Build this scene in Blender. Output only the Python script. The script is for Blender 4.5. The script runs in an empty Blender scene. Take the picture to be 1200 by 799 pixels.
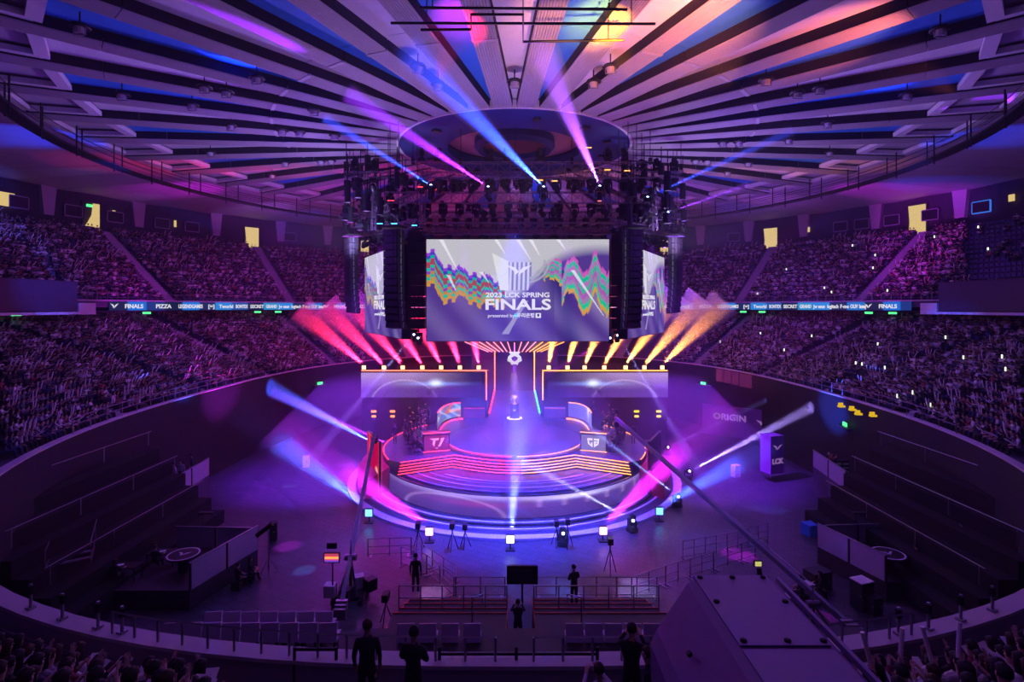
import bpy, math, random
import numpy as np
from mathutils import Vector, Matrix, Euler
R_ = math.radians; PI = math.pi
S = bpy.context.scene; COL = S.collection; random.seed(7); RNG = np.random.default_rng(7)
ORD = 'first second third fourth fifth sixth seventh eighth ninth tenth eleventh twelfth thirteenth fourteenth fifteenth sixteenth seventeenth eighteenth nineteenth twentieth'.split()
ORD += ['twenty-'+o for o in ORD[:9]]+['thirtieth']+['thirty-'+o for o in ORD[:9]]
# ------------------------------------------------------------------ camera
CZ = 15.3; FP = 630.0
cam = bpy.data.objects.new('camera', bpy.data.cameras.new('camera')); COL.objects.link(cam); S.camera = cam
cam.location = (0, -50, CZ); cam.rotation_euler = (PI/2, 0, 0)
cam.data.sensor_width = 36; cam.data.lens = 36*FP/1200; cam.data.shift_y = -39.5/1200; cam.data.shift_x = -3/1200
cam.data.clip_start = .1; cam.data.clip_end = 400
w = bpy.data.worlds.new('world'); S.world = w; w.use_nodes = True
w.node_tree.nodes['Background'].inputs[0].default_value = (.05, .02, .12, 1); w.node_tree.nodes['Background'].inputs[1].default_value = .3
S.view_settings.view_transform = 'Standard'; S.view_settings.look = 'None'; S.view_settings.gamma = 1
S.view_settings.use_curve_mapping = False; S.view_settings.exposure = 0.0
S.cycles.max_bounces = 4; S.cycles.diffuse_bounces = 2; S.cycles.glossy_bounces = 2; S.cycles.transmission_bounces = 2
S.cycles.volume_bounces = 0; S.cycles.transparent_max_bounces = 6; S.cycles.sample_clamp_indirect = 0
S.cycles.use_light_tree = True; S.cycles.denoising_prefilter = 'NONE'
def P(px, py, Z):                       # a point at depth Z seen at a pixel of the photograph
    return Vector(((px-603)*Z/FP, Z-50, CZ-(py-360)*Z/FP))
def PG(px, py, z=0.0):                  # the point of the level z seen at a pixel
    Z = (CZ-z)*FP/(py-360); return Vector(((px-603)*Z/FP, Z-50, z))
def ringpt(px, R, far=True):
    k = (px-603)/FP; a = 1+k*k; c = 2500-R*R; d = math.sqrt(max(0, 1e4-4*a*c))
    Z = (100+(d if far else -d))/(2*a); x = k*Z; return x, Z-50, math.atan2(Z-50, x)
def proj(p):
    Z = p[1]+50
    if Z < .5: return (-999, -999)
    return 603+FP*p[0]/Z, 360-FP*(p[2]-CZ)/Z
_ra = np.linspace(-PI, PI, 1441)
def _rimr(a):
    lo, hi = 10.0, 60.0
    for _ in range(40):
        m = (lo+hi)/2; v = abs(m*math.cos(a)/27.5)**2.5+abs((m*math.sin(a)+2)/36.5)**2.5
        if v > 1: hi = m
        else: lo = m
    return lo
_rt = np.array([_rimr(a) for a in _ra])
def rim(a): return float(np.interp((a+PI) % (2*PI)-PI, _ra, _rt))      # the oval inner rim of the bowl
def tierR(t, off=0): return lambda a: (rim(a)+1.5)*(1-t)+51.3*t+off       # a row of the lower tier: oval below, round above
def rimpt(px, far=False, off=0):
    k = (px-603)/FP; Zs = np.linspace(6, 95, 1800); ins = [abs(k*Z/(27.5+off))**2.5+abs((Z-48)/(36.5+off))**2.5 < 1 for Z in Zs]
    idx = [i for i, b in enumerate(ins) if b]; Z = Zs[idx[-1] if far else idx[0]]; return k*Z, Z-50, math.atan2(Z-50, k*Z)
# large lights: added ambient fill, then colour washes, over crowd, roof and floor
def plight(name, loc, col, e, rad=1.0):
    l = bpy.data.lights.new(name, 'POINT'); l.energy = e; l.color = col; l.shadow_soft_size = rad
    o = bpy.data.objects.new(name, l); COL.objects.link(o); o.location = loc; return o
def spot(name, p, q, col, e, ang, blend=.3, rad=.12):
    l = bpy.data.lights.new(name, 'SPOT'); l.energy = e; l.color = col; l.spot_size = R_(ang); l.spot_blend = blend; l.shadow_soft_size = rad
    o = bpy.data.objects.new(name, l); COL.objects.link(o); o.location = p
    o.rotation_euler = (Vector(q)-Vector(p)).to_track_quat('-Z', 'Y').to_euler(); return o
PUR = (.42, .08, 1); MAG = (.8, .01, .9); BLU = (.02, .06, 1); RED = (1, .02, .1); ORA = (1, .3, .06); VIO = (.3, .02, 1); PNK = (1, .15, .5); WHT = (.75, .75, 1)
for i, (x, y, z, c, e) in enumerate([
    (-17, -8, 21, (.3, .07, 1), 2300), (17, -8, 21, (.27, .08, 1), 2300), (0, -19, 19, (.3, .1, 1), 550),
    (-19, 12, 19, (.46, .04, .85), 2500), (19, 12, 19, (.3, .06, 1), 2500), (-25, -16, 20, (.3, .09, .9), 480), (25, -16, 20, (.26, .09, .9), 520),
    (-12, 26, 13, (1, .01, .12), 1900), (12, 26, 13, (1, .14, .12), 900), (-34, 20, 20, (.5, .04, .75), 1200), (34, 20, 20, (.36, .06, 1), 1300), (-5, -41, 23, (.42, .12, .9), 300), (5, -41, 22, (.4, .12, 1), 330)]):  # last two are added fill near the camera for case, seats and rim
    plight('wash_light', (x, y, z), c, e*.92, 1.2)  # bare point lamps without fixtures, added as ambient fill
for (x, y, z, c, e) in ((0, -17, 21, (.5, .27, .5), 2800), (-15, -2, 20, (.36, .3, .75), 5600), (15, -2, 20, (.42, .3, .7), 5600)):
    spot('roof_uplight', (x, y, z), (x*1.3, y*1.3, 40), c, e, 165, .6, .8)
for (px, py, c, e) in [(30, 160, BLU, 22000), (95, 202, (.25, .35, 1), 1500), (165, 232, (.6, .5, 1), 1200), (215, 222, MAG, 12000), (310, 245, (.5, .15, 1), 8000), (355, 254, BLU, 5000),
                       (1170, 160, BLU, 16000), (1030, 223, MAG, 9000), (1100, 218, BLU, 8000), (905, 236, (.6, .15, 1), 6000), (870, 246, BLU, 4000)]:
    Z = 15*FP/(360-py); t = P(px, py, Z); s = Vector((t.x*.6, t.y*.6, 22))
    spot('ceiling_wash', s, t, c, e*1.6, 26 if e > 3000 else 11, .9, .3)
# ------------------------------------------------------------------ materials
MATS = {}
def mat(name, col, rough=.6, metal=0, emis=0, noise=0, scale=4, ecol=None, bump=0):
    if name in MATS: return MATS[name]
    m = bpy.data.materials.new(name); m.use_nodes = True; nt = m.node_tree; b = nt.nodes['Principled BSDF']
    b.inputs['Base Color'].default_value = (*col, 1); b.inputs['Roughness'].default_value = rough; b.inputs['Metallic'].default_value = metal
    if emis:
        b.inputs['Emission Color'].default_value = (*(ecol or col), 1); b.inputs['Emission Strength'].default_value = emis
    if noise or bump:
        tc = nt.nodes.new('ShaderNodeTexCoord'); n = nt.nodes.new('ShaderNodeTexNoise'); n.inputs['Scale'].default_value = scale; n.inputs['Detail'].default_value = 5
        nt.links.new(tc.outputs['Object'], n.inputs['Vector'])
        if noise:
            mx = nt.nodes.new('ShaderNodeMix'); mx.data_type = 'RGBA'; mx.inputs[6].default_value = (*[c*(1-noise) for c in col], 1)
            mx.inputs[7].default_value = (*[min(1, c*(1+noise)) for c in col], 1)
            nt.links.new(n.outputs['Fac'], mx.inputs[0]); nt.links.new(mx.outputs[2], b.inputs['Base Color'])
        if bump:
            bp = nt.nodes.new('ShaderNodeBump'); bp.inputs['Strength'].default_value = bump; nt.links.new(n.outputs['Fac'], bp.inputs['Height']); nt.links.new(bp.outputs[0], b.inputs['Normal'])
    MATS[name] = m; return m
def emit(name, col, s):
    if name in MATS: return MATS[name]
    m = bpy.data.materials.new(name); m.use_nodes = True; nt = m.node_tree; nt.nodes.clear()
    o = nt.nodes.new('ShaderNodeOutputMaterial'); e = nt.nodes.new('ShaderNodeEmission'); e.inputs[0].default_value = (*col, 1); e.inputs[1].default_value = s
    nt.links.new(e.outputs[0], o.inputs[0]); MATS[name] = m; return m
def colmat(name, emission=True, s=1.0, rough=.8):
    m = bpy.data.materials.new(name); m.use_nodes = True; nt = m.node_tree
    a = nt.nodes.new('ShaderNodeAttribute'); a.attribute_name = 'Col'
    if emission:
        nt.nodes.remove(nt.nodes['Principled BSDF']); e = nt.nodes.new('ShaderNodeEmission'); e.inputs[1].default_value = s
        nt.links.new(a.outputs['Color'], e.inputs[0]); nt.links.new(e.outputs[0], nt.nodes['Material Output'].inputs[0])
    else:
        b = nt.nodes['Principled BSDF']; b.inputs['Roughness'].default_value = rough; nt.links.new(a.outputs['Color'], b.inputs['Base Color'])
    MATS[name] = m; return m
def volmat(name, dens, col=(1, 1, 1), g=0):
    m = bpy.data.materials.new(name); m.use_nodes = True; nt = m.node_tree; nt.nodes.clear()
    o = nt.nodes.new('ShaderNodeOutputMaterial'); v = nt.nodes.new('ShaderNodeVolumeScatter'); v.inputs['Density'].default_value = dens
    v.inputs['Color'].default_value = (*col, 1); v.inputs['Anisotropy'].default_value = g
    nt.links.new(v.outputs[0], o.inputs['Volume']); MATS[name] = m; return m
def palette(name, cols, rough=.8):      # clothing colour picked per object
    m = bpy.data.materials.new(name); m.use_nodes = True; nt = m.node_tree; b = nt.nodes['Principled BSDF']; b.inputs['Roughness'].default_value = rough
    oi = nt.nodes.new('ShaderNodeObjectInfo'); r = nt.nodes.new('ShaderNodeValToRGB'); r.color_ramp.interpolation = 'CONSTANT'
    el = r.color_ramp.elements
    while len(el) < len(cols): el.new(.5)
    for i, c in enumerate(cols): el[i].position = i/len(cols); el[i].color = (*c, 1)
    nt.links.new(oi.outputs['Random'], r.inputs[0]); nt.links.new(r.outputs[0], b.inputs['Base Color']); MATS[name] = m; return m
black = mat('black_metal', (.015, .015, .018), .5, .3); dark = mat('dark_paint', (.03, .03, .04), .6, noise=.2)
steel = mat('steel', (.35, .34, .38), .35, .8); alu = mat('truss_aluminium', (.22, .18, .22), .4, .7); grey = mat('grey_concrete', (.32, .3, .34), .8, noise=.25, scale=3, bump=.1)
whitep = mat('white_paint', (.72, .7, .74), .7, noise=.08, scale=2); bluep = mat('blue_paint', (.035, .22, .72), .7, noise=.12, scale=2)
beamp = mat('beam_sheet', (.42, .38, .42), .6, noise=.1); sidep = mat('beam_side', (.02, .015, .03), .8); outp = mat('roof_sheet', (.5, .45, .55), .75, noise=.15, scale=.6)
neonR = emit('neon_red', (1, .03, .05), 5); neonO = emit('neon_orange', (1, .3, .05), 4); neonP = emit('neon_pink', (1, .2, .25), 4); neonB = emit('neon_cyan', (.05, .5, 1), 5)
warm = emit('warm_light', (1, .72, .28), .75); exitg = emit('exit_green', (.1, 1, .3), 1.5); whitee = emit('white_print', (.85, .82, .9), .95)
skin = mat('skin', (.55, .36, .28), .6); hairm = palette('hair', [(.012, .01, .01), (.02, .014, .01), (.05, .025, .012), (.015, .012, .015)], .7)
shirt = palette('clothing', [(.02, .02, .025), (.6, .58, .6), (.12, .12, .14), (.03, .04, .1), (.35, .33, .36), (.02, .02, .02), (.75, .72, .7), (.25, .05, .06)])
pants = palette('trousers', [(.02, .02, .025), (.04, .06, .14), (.02, .02, .02), (.12, .1, .09)])
blackcl = mat('black_cloth', (.02, .02, .024), .9, noise=.2)
# ------------------------------------------------------------------ mesh builder
class MB:
    def __init__(s): s.v = []; s.f = []; s.m = []
    def add(s, v, f, m=0):
        b = len(s.v); s.v += [tuple(p) for p in v]; s.f += [tuple(i+b for i in q) for q in f]; s.m += [m]*len(f); return s
    def box(s, c, d, rz=0, m=0, M=None):
        v = [Vector((sx*d[0]/2, sy*d[1]/2, sz*d[2]/2)) for sz in (-1, 1) for sy in (-1, 1) for sx in (-1, 1)]
        rot = M or Matrix.Rotation(rz, 3, 'Z'); c = Vector(c)
        return s.add([rot@p+c for p in v], [(0, 2, 3, 1), (4, 5, 7, 6), (0, 1, 5, 4), (2, 6, 7, 3), (0, 4, 6, 2), (1, 3, 7, 5)], m)
    def bar(s, a, b, wd, h=None, m=0):
        a = Vector(a); b = Vector(b); q = (b-a).to_track_quat('Y', 'Z').to_matrix()
        return s.box((a+b)/2, (wd, (b-a).length, h or wd), m=m, M=q)
    def tube(s, a, b, r, n=6, r2=None, m=0):
        a = Vector(a); b = Vector(b); q = (b-a).to_track_quat('Z', 'Y').to_matrix(); r2 = r if r2 is None else r2
        v = [a+q@Vector((r*math.cos(2*PI*i/n), r*math.sin(2*PI*i/n), 0)) for i in range(n)]+[b+q@Vector((r2*math.cos(2*PI*i/n), r2*math.sin(2*PI*i/n), 0)) for i in range(n)]
        return s.add(v, [(i, (i+1) % n, n+(i+1) % n, n+i) for i in range(n)]+[tuple(range(n-1, -1, -1)), tuple(range(n, 2*n))], m)
    def path(s, pts, r, n=5, closed=False, m=0):
        pts = [Vector(p) for p in pts]; N = len(pts); v = []; f = []
        for i, p in enumerate(pts):
            a = pts[(i-1) % N] if (closed or i) else p; b = pts[(i+1) % N] if (closed or i < N-1) else p
            q = (b-a).to_track_quat('Z', 'Y').to_matrix()
            v += [p+q@Vector((r*math.cos(2*PI*k/n), r*math.sin(2*PI*k/n), 0)) for k in range(n)]
        for i in range(N if closed else N-1):
            j = (i+1) % N
            f += [(i*n+k, i*n+(k+1) % n, j*n+(k+1) % n, j*n+k) for k in range(n)]
        return s.add(v, f, m)
    def prism(s, poly, z0, z1, m=0):
        n = len(poly); v = [(x, y, z0) for x, y in poly]+[(x, y, z1) for x, y in poly]
        return s.add(v, [tuple(range(n-1, -1, -1)), tuple(range(n, 2*n))]+[(i, (i+1) % n, n+(i+1) % n, n+i) for i in range(n)], m)
    def sector(s, r0_, r1_, a0, a1, z0, z1, n=24, m=0, z0b=None, z1b=None, c=(0, 0)):  # annular block; z0b/z1b at outer radius
        z0b = z0 if z0b is None else z0b; z1b = z1 if z1b is None else z1b; v = []; f = []
        full = abs(a1-a0) > 2*PI-1e-4
        for i in range(n+1):
            a = a0+(a1-a0)*i/n; ca, sa = math.cos(a), math.sin(a); r0 = r0_(a) if callable(r0_) else r0_; r1 = r1_(a) if callable(r1_) else r1_
            v += [(c[0]+r0*ca, c[1]+r0*sa, z0), (c[0]+r1*ca, c[1]+r1*sa, z0b), (c[0]+r1*ca, c[1]+r1*sa, z1b), (c[0]+r0*ca, c[1]+r0*sa, z1)]
        for i in range(n):
            b = 4*i; f += [(b+k, b+4+k, b+4+(k+1) % 4, b+(k+1) % 4) for k in range(4)]
        if not full: f += [(0, 1, 2, 3), (4*n+3, 4*n+2, 4*n+1, 4*n)]
        return s.add(v, f, m)
    def lathe(s, prof, n=16, c=(0, 0, 0), m=0):
        v = []; f = []
        for r, z in prof:
            v += [(c[0]+r*math.cos(2*PI*i/n), c[1]+r*math.sin(2*PI*i/n), c[2]+z) for i in range(n)]
        for j in range(len(prof)-1):
            f += [(j*n+i, j*n+(i+1) % n, (j+1)*n+(i+1) % n, (j+1)*n+i) for i in range(n)]
        return s.add(v, f, m)
    def build(s, name, mats, parent=None, off=None, smooth=False):
        me = bpy.data.meshes.new(name)
        if off is None and parent is not None and not parent.get('_local'): off = parent.location
        v = s.v if off is None else [(p[0]-off[0], p[1]-off[1], p[2]-off[2]) for p in s.v]
        me.from_pydata(v, [], s.f)
        for x in (mats if isinstance(mats, (list, tuple)) else [mats]): me.materials.append(x)
        if any(s.m): me.polygons.foreach_set('material_index', s.m)
        if smooth: me.polygons.foreach_set('use_smooth', [True]*len(s.f))
        me.update(); return link(name, me, parent)
def link(name, me, parent=None, loc=None, rz=None):
    o = bpy.data.objects.new(name, me); COL.objects.link(o)
    if parent is not None:
        par = parent
        if par.get('_root') is not None and False: pass
        o.parent = parent
    if loc is not None: o.location = loc
    if rz is not None: o.rotation_euler = (0, 0, rz)
    return o
def tag(o, label, cat, group=None, kind=None):
    if label: o['label'] = label
    if cat: o['category'] = cat
    if group: o['group'] = group
    if kind: o['kind'] = kind
    return o
LOCAL = []
def thing(name, label, cat, loc=(0, 0, 0), group=None, local=False, kind=None):
    o = bpy.data.objects.new(name, None); COL.objects.link(o); o.location = loc; o.empty_display_size = .3
    if local: o['_local'] = 1; LOCAL.append(o)
    return tag(o, label, cat, group, kind)
def struct(o): o['kind'] = 'structure'; return o
def sub(mb, name, mats, root, child, smooth=False):   # a sub-part: lives under a part, geometry given in the root's frame or the world
    o = mb.build(name, mats, None, off=(None if root.get('_local') else root.location), smooth=smooth); o.parent = child; return o
def children(o): return list(o.children)
def copy_tree(o, loc=None, rz=None, label=None, group=None):
    ch = list(o.children); c = o.copy(); COL.objects.link(c)
    if loc is not None: c.location = loc
    if rz is not None: c.rotation_euler = (0, 0, rz)
    if label: c['label'] = label
    if group: c['group'] = group
    for k in ch:
        d = k.copy(); COL.objects.link(d); d.parent = c
        for g in list(k.children):
            e = g.copy(); COL.objects.link(e); e.parent = d
    return c
def pol(r, a, z=0): return Vector((r*math.cos(a), r*math.sin(a), z))
def textmesh(s, size, bold=0.0, sx=1.0, extr=0.01, align='CENTER'):
    cu = bpy.data.curves.new('writing', 'FONT'); cu.body = s; cu.size = size; cu.offset = bold; cu.extrude = extr; cu.align_x = align; cu.resolution_u = 3
    o = bpy.data.objects.new('writing', cu); COL.objects.link(o); dg = bpy.context.evaluated_depsgraph_get(); me = bpy.data.meshes.new_from_object(o.evaluated_get(dg))
    bpy.data.objects.remove(o); bpy.data.curves.remove(cu)
    if sx != 1: me.transform(Matrix.Diagonal((sx, 1, 1, 1)))
    return me
# ------------------------------------------------------------------ haze
sh = MB().lathe([(.01, .3), (19, .3), (22, 4), (17, 9), (.01, 10)], 32).build('haze', volmat('stage_haze', .011, (1, 1, 1)))
tag(sh, 'thicker haze pooled low around the round stage', 'haze', kind='stuff')
hz = MB().lathe([(.01, .05), (58, .05), (58, 29.2), (.01, 29.2)], 32).build('haze', volmat('haze_air', .0012, (.95, .95, 1)))
tag(hz, 'thin theatrical haze filling the air of the arena above the floor', 'haze', kind='stuff')
# ------------------------------------------------------------------ floor
def floormat():
    m = bpy.data.materials.new('arena_floor'); m.use_nodes = True; nt = m.node_tree; b = nt.nodes['Principled BSDF']
    tc = nt.nodes.new('ShaderNodeTexCoord'); br = nt.nodes.new('ShaderNodeTexBrick'); br.inputs['Scale'].default_value = .42; br.inputs['Mortar Size'].default_value = .012
    br.inputs['Color1'].default_value = (.075, .07, .1, 1); br.inputs['Color2'].default_value = (.05, .05, .075, 1); br.inputs['Mortar'].default_value = (.02, .02, .03, 1)
    mp = nt.nodes.new('ShaderNodeMapping'); mp.inputs['Rotation'].default_value = (0, 0, .5)
    nt.links.new(tc.outputs['Object'], mp.inputs[0]); nt.links.new(mp.outputs[0], br.inputs['Vector'])
    nt.links.new(br.outputs['Color'], b.inputs['Base Color']); b.inputs['Roughness'].default_value = .38; MATS['arena_floor'] = m; return m
struct(MB().sector(.01, lambda a: rim(a)+.2, 0, 2*PI, -.3, 0, 128).build('floor', floormat()))
# floor markings (court tape seen between the barriers)
# ------------------------------------------------------------------ bowl walls and tiers
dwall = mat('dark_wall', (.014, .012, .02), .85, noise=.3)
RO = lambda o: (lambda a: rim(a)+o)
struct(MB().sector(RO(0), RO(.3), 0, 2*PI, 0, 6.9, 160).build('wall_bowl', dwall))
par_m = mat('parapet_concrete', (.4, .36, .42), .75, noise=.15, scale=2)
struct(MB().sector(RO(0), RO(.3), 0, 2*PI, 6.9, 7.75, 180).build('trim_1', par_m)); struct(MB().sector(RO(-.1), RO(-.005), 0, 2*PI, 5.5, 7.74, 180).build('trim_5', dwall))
capm = mat('parapet_cap', (.62, .56, .62), .6)
struct(MB().sector(RO(-.15), RO(.32), 0, 2*PI, 7.75, 7.83, 180).build('trim_2', capm))
LZ0, LDZ, LN = 7.25, .318, 21
UR0, UDR, UZ0, UDZ, UN = 46.7, .86, 16.0, .63, 15
tierm = mat('tier_concrete', (.1, .08, .13), .85, noise=.3)
mb = MB(); mb.sector(RO(.3), tierR(0), 0, 2*PI, 6.5, 7.2, 160)
for k in range(LN): mb.sector(tierR(k/LN), tierR((k+1)/LN), 0, 2*PI, LZ0+LDZ*k-.3, LZ0+LDZ*k+.02, 140)
mb.sector(51.3, 55, 0, 2*PI, LZ0+LDZ*LN-.4, LZ0+LDZ*LN, 96)
struct(mb.build('lower_tier', tierm))
mb = MB()
UA0, UA1 = R_(-55), R_(235)
for k in range(UN): mb.sector(UR0+UDR*k, UR0+UDR*(k+1), UA0, UA1, UZ0+UDZ*k-.7, UZ0+UDZ*k+.02, 110)
mb.sector(45.9, UR0, UA0, UA1, 15.3, 15.95, 110)
mb.sector(UR0+UDR*UN, 63, UA0, UA1, 24.9, 25.3, 96)
struct(mb.build('upper_tier', tierm))
struct(MB().sector(45.9, 54.8, UA0, UA1, 14.75, 14.9, 110, z0b=15.4, z1b=15.6).build('trim_3', dwall))
struct(MB().sector(54.8, 55.1, 0, 2*PI, 12, 16, 96).build('wall_concourse', mat('concourse_wall', (.12, .1, .17), .8, noise=.2)))
struct(MB().sector(61.6, 62, 0, 2*PI, 14, 31, 128).build('wall_back', mat('upper_wall', (.04, .03, .06), .85, noise=.3)))
struct(MB().sector(45.75, 45.85, UA0, UA1, 15.95, 16.15, 110).build('trim_4', par_m))
AIS = [R_(90+s*a) for a in (5, 26, 47, 68, 89, 110) for s in (-1, 1)]
aism = mat('stair_concrete', (.36, .32, .42), .8, noise=.2)
for ai, a in enumerate(AIS):
    LR0 = tierR(0)(a); LDR = (51.3-LR0)/LN
    for (r0, dr, z0, dz, n, nm) in ((LR0, LDR, LZ0, LDZ, LN, 'lower'), (UR0, UDR, UZ0, UDZ, UN, 'upper')):
        if nm == 'upper' and ai > 9: continue
        mb = MB(); u = pol(1, a)
        for k in range(n):
            for h in (0, 1):
                c = pol(r0+dr*(k+.25+.5*h), a, z0+dz*(k+.5*h)+dz*.25+.02); mb.box((c.x, c.y, c.z-.1), (dr*.5, 1.25, dz*.5+.2), rz=a)
        struct(mb.build('aisle_stair', aism))
def inview(p, mgn=25):
    x, y = proj(p); return -mgn < x < 1200+mgn and -mgn < y < 799+mgn
# rail along the front of both tiers
def ringrail(name, label, Rf, z, a0, a1, dpost, h, rails):
    R = Rf if callable(Rf) else (lambda a: Rf)
    t = thing(name, label, 'railing', pol(R((a0+a1)/2), (a0+a1)/2, z)); n = max(2, int(abs(a1-a0)*R((a0+a1)/2)/dpost))
    for i in range(n+1):
        p = pol(R(a0+(a1-a0)*i/n), a0+(a1-a0)*i/n, z)
        if i == 0: base = MB().tube((0, 0, 0), (0, 0, h), .03, 5).build('post', steel, None); base.parent = t; base.location = p-t.location
        else:
            o = base.copy(); COL.objects.link(o); o.location = p-t.location
    for rz_ in rails:
        MB().path([pol(R(a0+(a1-a0)*i/(n*2)), a0+(a1-a0)*i/(n*2), z+rz_) for i in range(n*2+1)], .025, 4).build('rail', steel, t)
    return t
ringrail('tier_railing', 'thin steel railing along the front of the left upper tier', 46.1, 15.95, R_(120), R_(180), 1.2, .9, (.9, .45))
ringrail('tier_railing', 'thin steel railing along the front of the right upper tier', 46.1, 15.95, R_(60), R_(0), 1.2, .9, (.9, .45))
ringrail('tier_railing', 'steel railing on the rim below the left lower tier', RO(.1), 7.83, R_(130), R_(215), 1.5, .9, (.9, .5))
ringrail('tier_railing', 'steel railing on the rim below the right lower tier', RO(.1), 7.83, R_(50), R_(-35), 1.5, .9, (.9, .5))
ringrail('tier_railing', 'tubular steel railing on the near rim left of the foreground spectators', RO(.15), 7.83, rimpt(140)[2], R_(-90.6), .62, .5, (.5,))
ringrail('tier_railing', 'tubular steel railing on the near rim right of centre before the purple case', RO(.15), 7.83, R_(-89.4), rimpt(1060)[2], .62, .5, (.5,))
# stanchions on the near parapet, each with a steel cap
for i, (px, py) in enumerate([(36, 690), (73, 700), (115, 712), (143, 728), (1053, 722), (1088, 712), (1126, 696), (1163, 682)]):
    x, y, a = rimpt(px, off=.1); t = thing('rail_post', ['short steel post on the near rim, %s' % s for s in ('leftmost of the left group', 'second from the left', 'third from the left', 'fourth from the left', 'fourth from the right', 'third from the right', 'second from the right', 'rightmost of the right group')][i], 'post', (x, y, 7.83))
    MB().tube((x, y, 7.83), (x, y, 8.45), .035, 8).build('tube', steel, t); MB().box((x, y, 7.86), (.16, .16, .05), a).build('foot_plate', steel, t); MB().box((x, y, 8.3), (.09, .09, .2), a).build('clamp', black, t)
for s, nm in ((-1, 'left'), (1, 'right')):
    pts = [pol(rim(R_(-90+s*(12+i*2.2)))+.42, R_(-90+s*(12+i*2.2)), 7.4) for i in range(16)]
    tag(MB().path(pts, .03, 5).build('hand_rail', steel), 'low steel handrail on the inner face of the near rim, %s side' % nm, 'handrail')
# ------------------------------------------------------------------ ceiling
ceil = thing('ceiling', None, None, (0, 0, 30.3), kind='structure'); ceil['_local'] = 1
NS = 40; st = 2*PI/NS
def lane(r0, r1, half0, half1, z, th=.08):   # panel whose edges run beside the constant-width beams
    m = MB(); m.add([(r0, -half0, z), (r1, -half1, z), (r1, half1, z), (r0, half0, z), (r0, -half0, z+th), (r1, -half1, z+th), (r1, half1, z+th), (r0, half0, z+th)],
      [(0, 3, 2, 1), (4, 5, 6, 7), (0, 1, 5, 4), (2, 3, 7, 6), (1, 2, 6, 5), (3, 0, 4, 7)]); return m
def rotcopies(o, angs):
    o.rotation_euler = (0, 0, angs[0])
    for a in angs[1:]:
        c = o.copy(); COL.objects.link(c); c.rotation_euler = (0, 0, a)
def hw(r): return r*math.tan(st/2)-.62
whA = [R_(-90)+st*i for i in range(0, NS, 2)]; blA = [R_(-90)+st*i for i in range(1, NS, 2)]
for nm, m_, angs in (('white_panel', whitep, whA), ('blue_panel', bluep, blA)):
    for r0, r1 in ((10.4, 20.9), (20.95, 33)):
        rotcopies(lane(r0, r1, hw(r0), hw(r1), .3).build(nm, m_, ceil), angs)
bA = [R_(-90)+st*(i+.5) for i in range(NS)]
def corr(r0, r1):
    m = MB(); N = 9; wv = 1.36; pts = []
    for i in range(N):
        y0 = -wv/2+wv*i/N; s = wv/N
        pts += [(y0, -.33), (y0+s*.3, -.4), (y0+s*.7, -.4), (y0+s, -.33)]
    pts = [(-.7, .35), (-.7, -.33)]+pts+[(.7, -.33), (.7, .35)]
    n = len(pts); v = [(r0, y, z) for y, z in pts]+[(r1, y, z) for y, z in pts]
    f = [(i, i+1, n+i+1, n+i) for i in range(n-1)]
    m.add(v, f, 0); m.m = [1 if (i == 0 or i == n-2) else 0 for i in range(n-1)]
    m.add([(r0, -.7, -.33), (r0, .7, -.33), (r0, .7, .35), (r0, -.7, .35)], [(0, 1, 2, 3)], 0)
    return m
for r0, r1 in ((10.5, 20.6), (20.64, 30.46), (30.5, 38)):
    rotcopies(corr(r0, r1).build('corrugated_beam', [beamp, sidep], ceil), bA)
jm = MB().box((20.62, 0, -.37), (.25, 1.42, .1)).build('beam_joint', beamp, ceil); rotcopies(jm, bA)
# framed hatches between the beams at the outer end of the lanes
def hatch():
    m = MB(); h0, h1 = hw(33.2), hw(37.9)
    for (a, b) in (((33.3, -h0), (37.8, -h1)), ((37.8, -h1), (37.8, h1)), ((37.8, h1), (33.3, h0)), ((33.3, h0), (33.3, -h0))):
        m.bar((a[0], a[1]*.92, -.05), (b[0], b[1]*.92, -.05), .7, .35)
    return m
rotcopies(hatch().build('hatch_frame', whitep, ceil), whA+blA)
rotcopies(lane(33, 38, hw(33), hw(38), .3).build('hatch_panel', outp, ceil), whA+blA)
o1 = MB().add([(38, -38*math.tan(st/2)+.03, -.1), (62, -62*math.tan(st/2)+.03, .15), (62, 0, .3), (62, 62*math.tan(st/2)-.03, .15), (38, 38*math.tan(st/2)-.03, -.1), (38, 0, .1)], [(0, 1, 2, 5), (5, 2, 3, 4)], 0)
rotcopies(o1.build('outer_panel', outp, ceil), bA)
MB().lathe([(.01, 1.4), (63, 1.2)], 64).build('roof_deck', dark, ceil)
MB().sector(6.2, 10.5, 0, 2*PI, -.42, .3, 72, z0b=-.36).build('centre_ring', mat('ring_blue', (.01, .035, .17), .7), ceil)
MB().lathe([(10.5, -.42), (10.72, -.44), (10.72, .2)], 72).build('ring_edge', whitep, ceil)
MB().lathe([(6.25, .5), (4.5, .75), (2, .95), (.01, 1)], 64).build('centre_dish', mat('dish_paint', (.5, .25, .3), .7), ceil)
MB().lathe([(3.0, .5), (3.0, -.35), (3.4, -.5), (3.75, -.1), (3.7, .6)], 56).build('inner_ring', mat('ring_navy', (.025, .025, .12), .6), ceil)
MB().lathe([(3.0, .1), (.01, .1)], 48).build('inner_disc', mat('disc_maroon', (.12, .03, .06), .7), ceil)
for k in range(28):
    a = 2*PI*k/28; t = None
pz = [MB().box((8.6, 0, -.5), (.7, .5, .16)).build('ring_box', dark, ceil)]; rotcopies(pz[0], [2*PI*i/12+.2 for i in range(12)])
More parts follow.
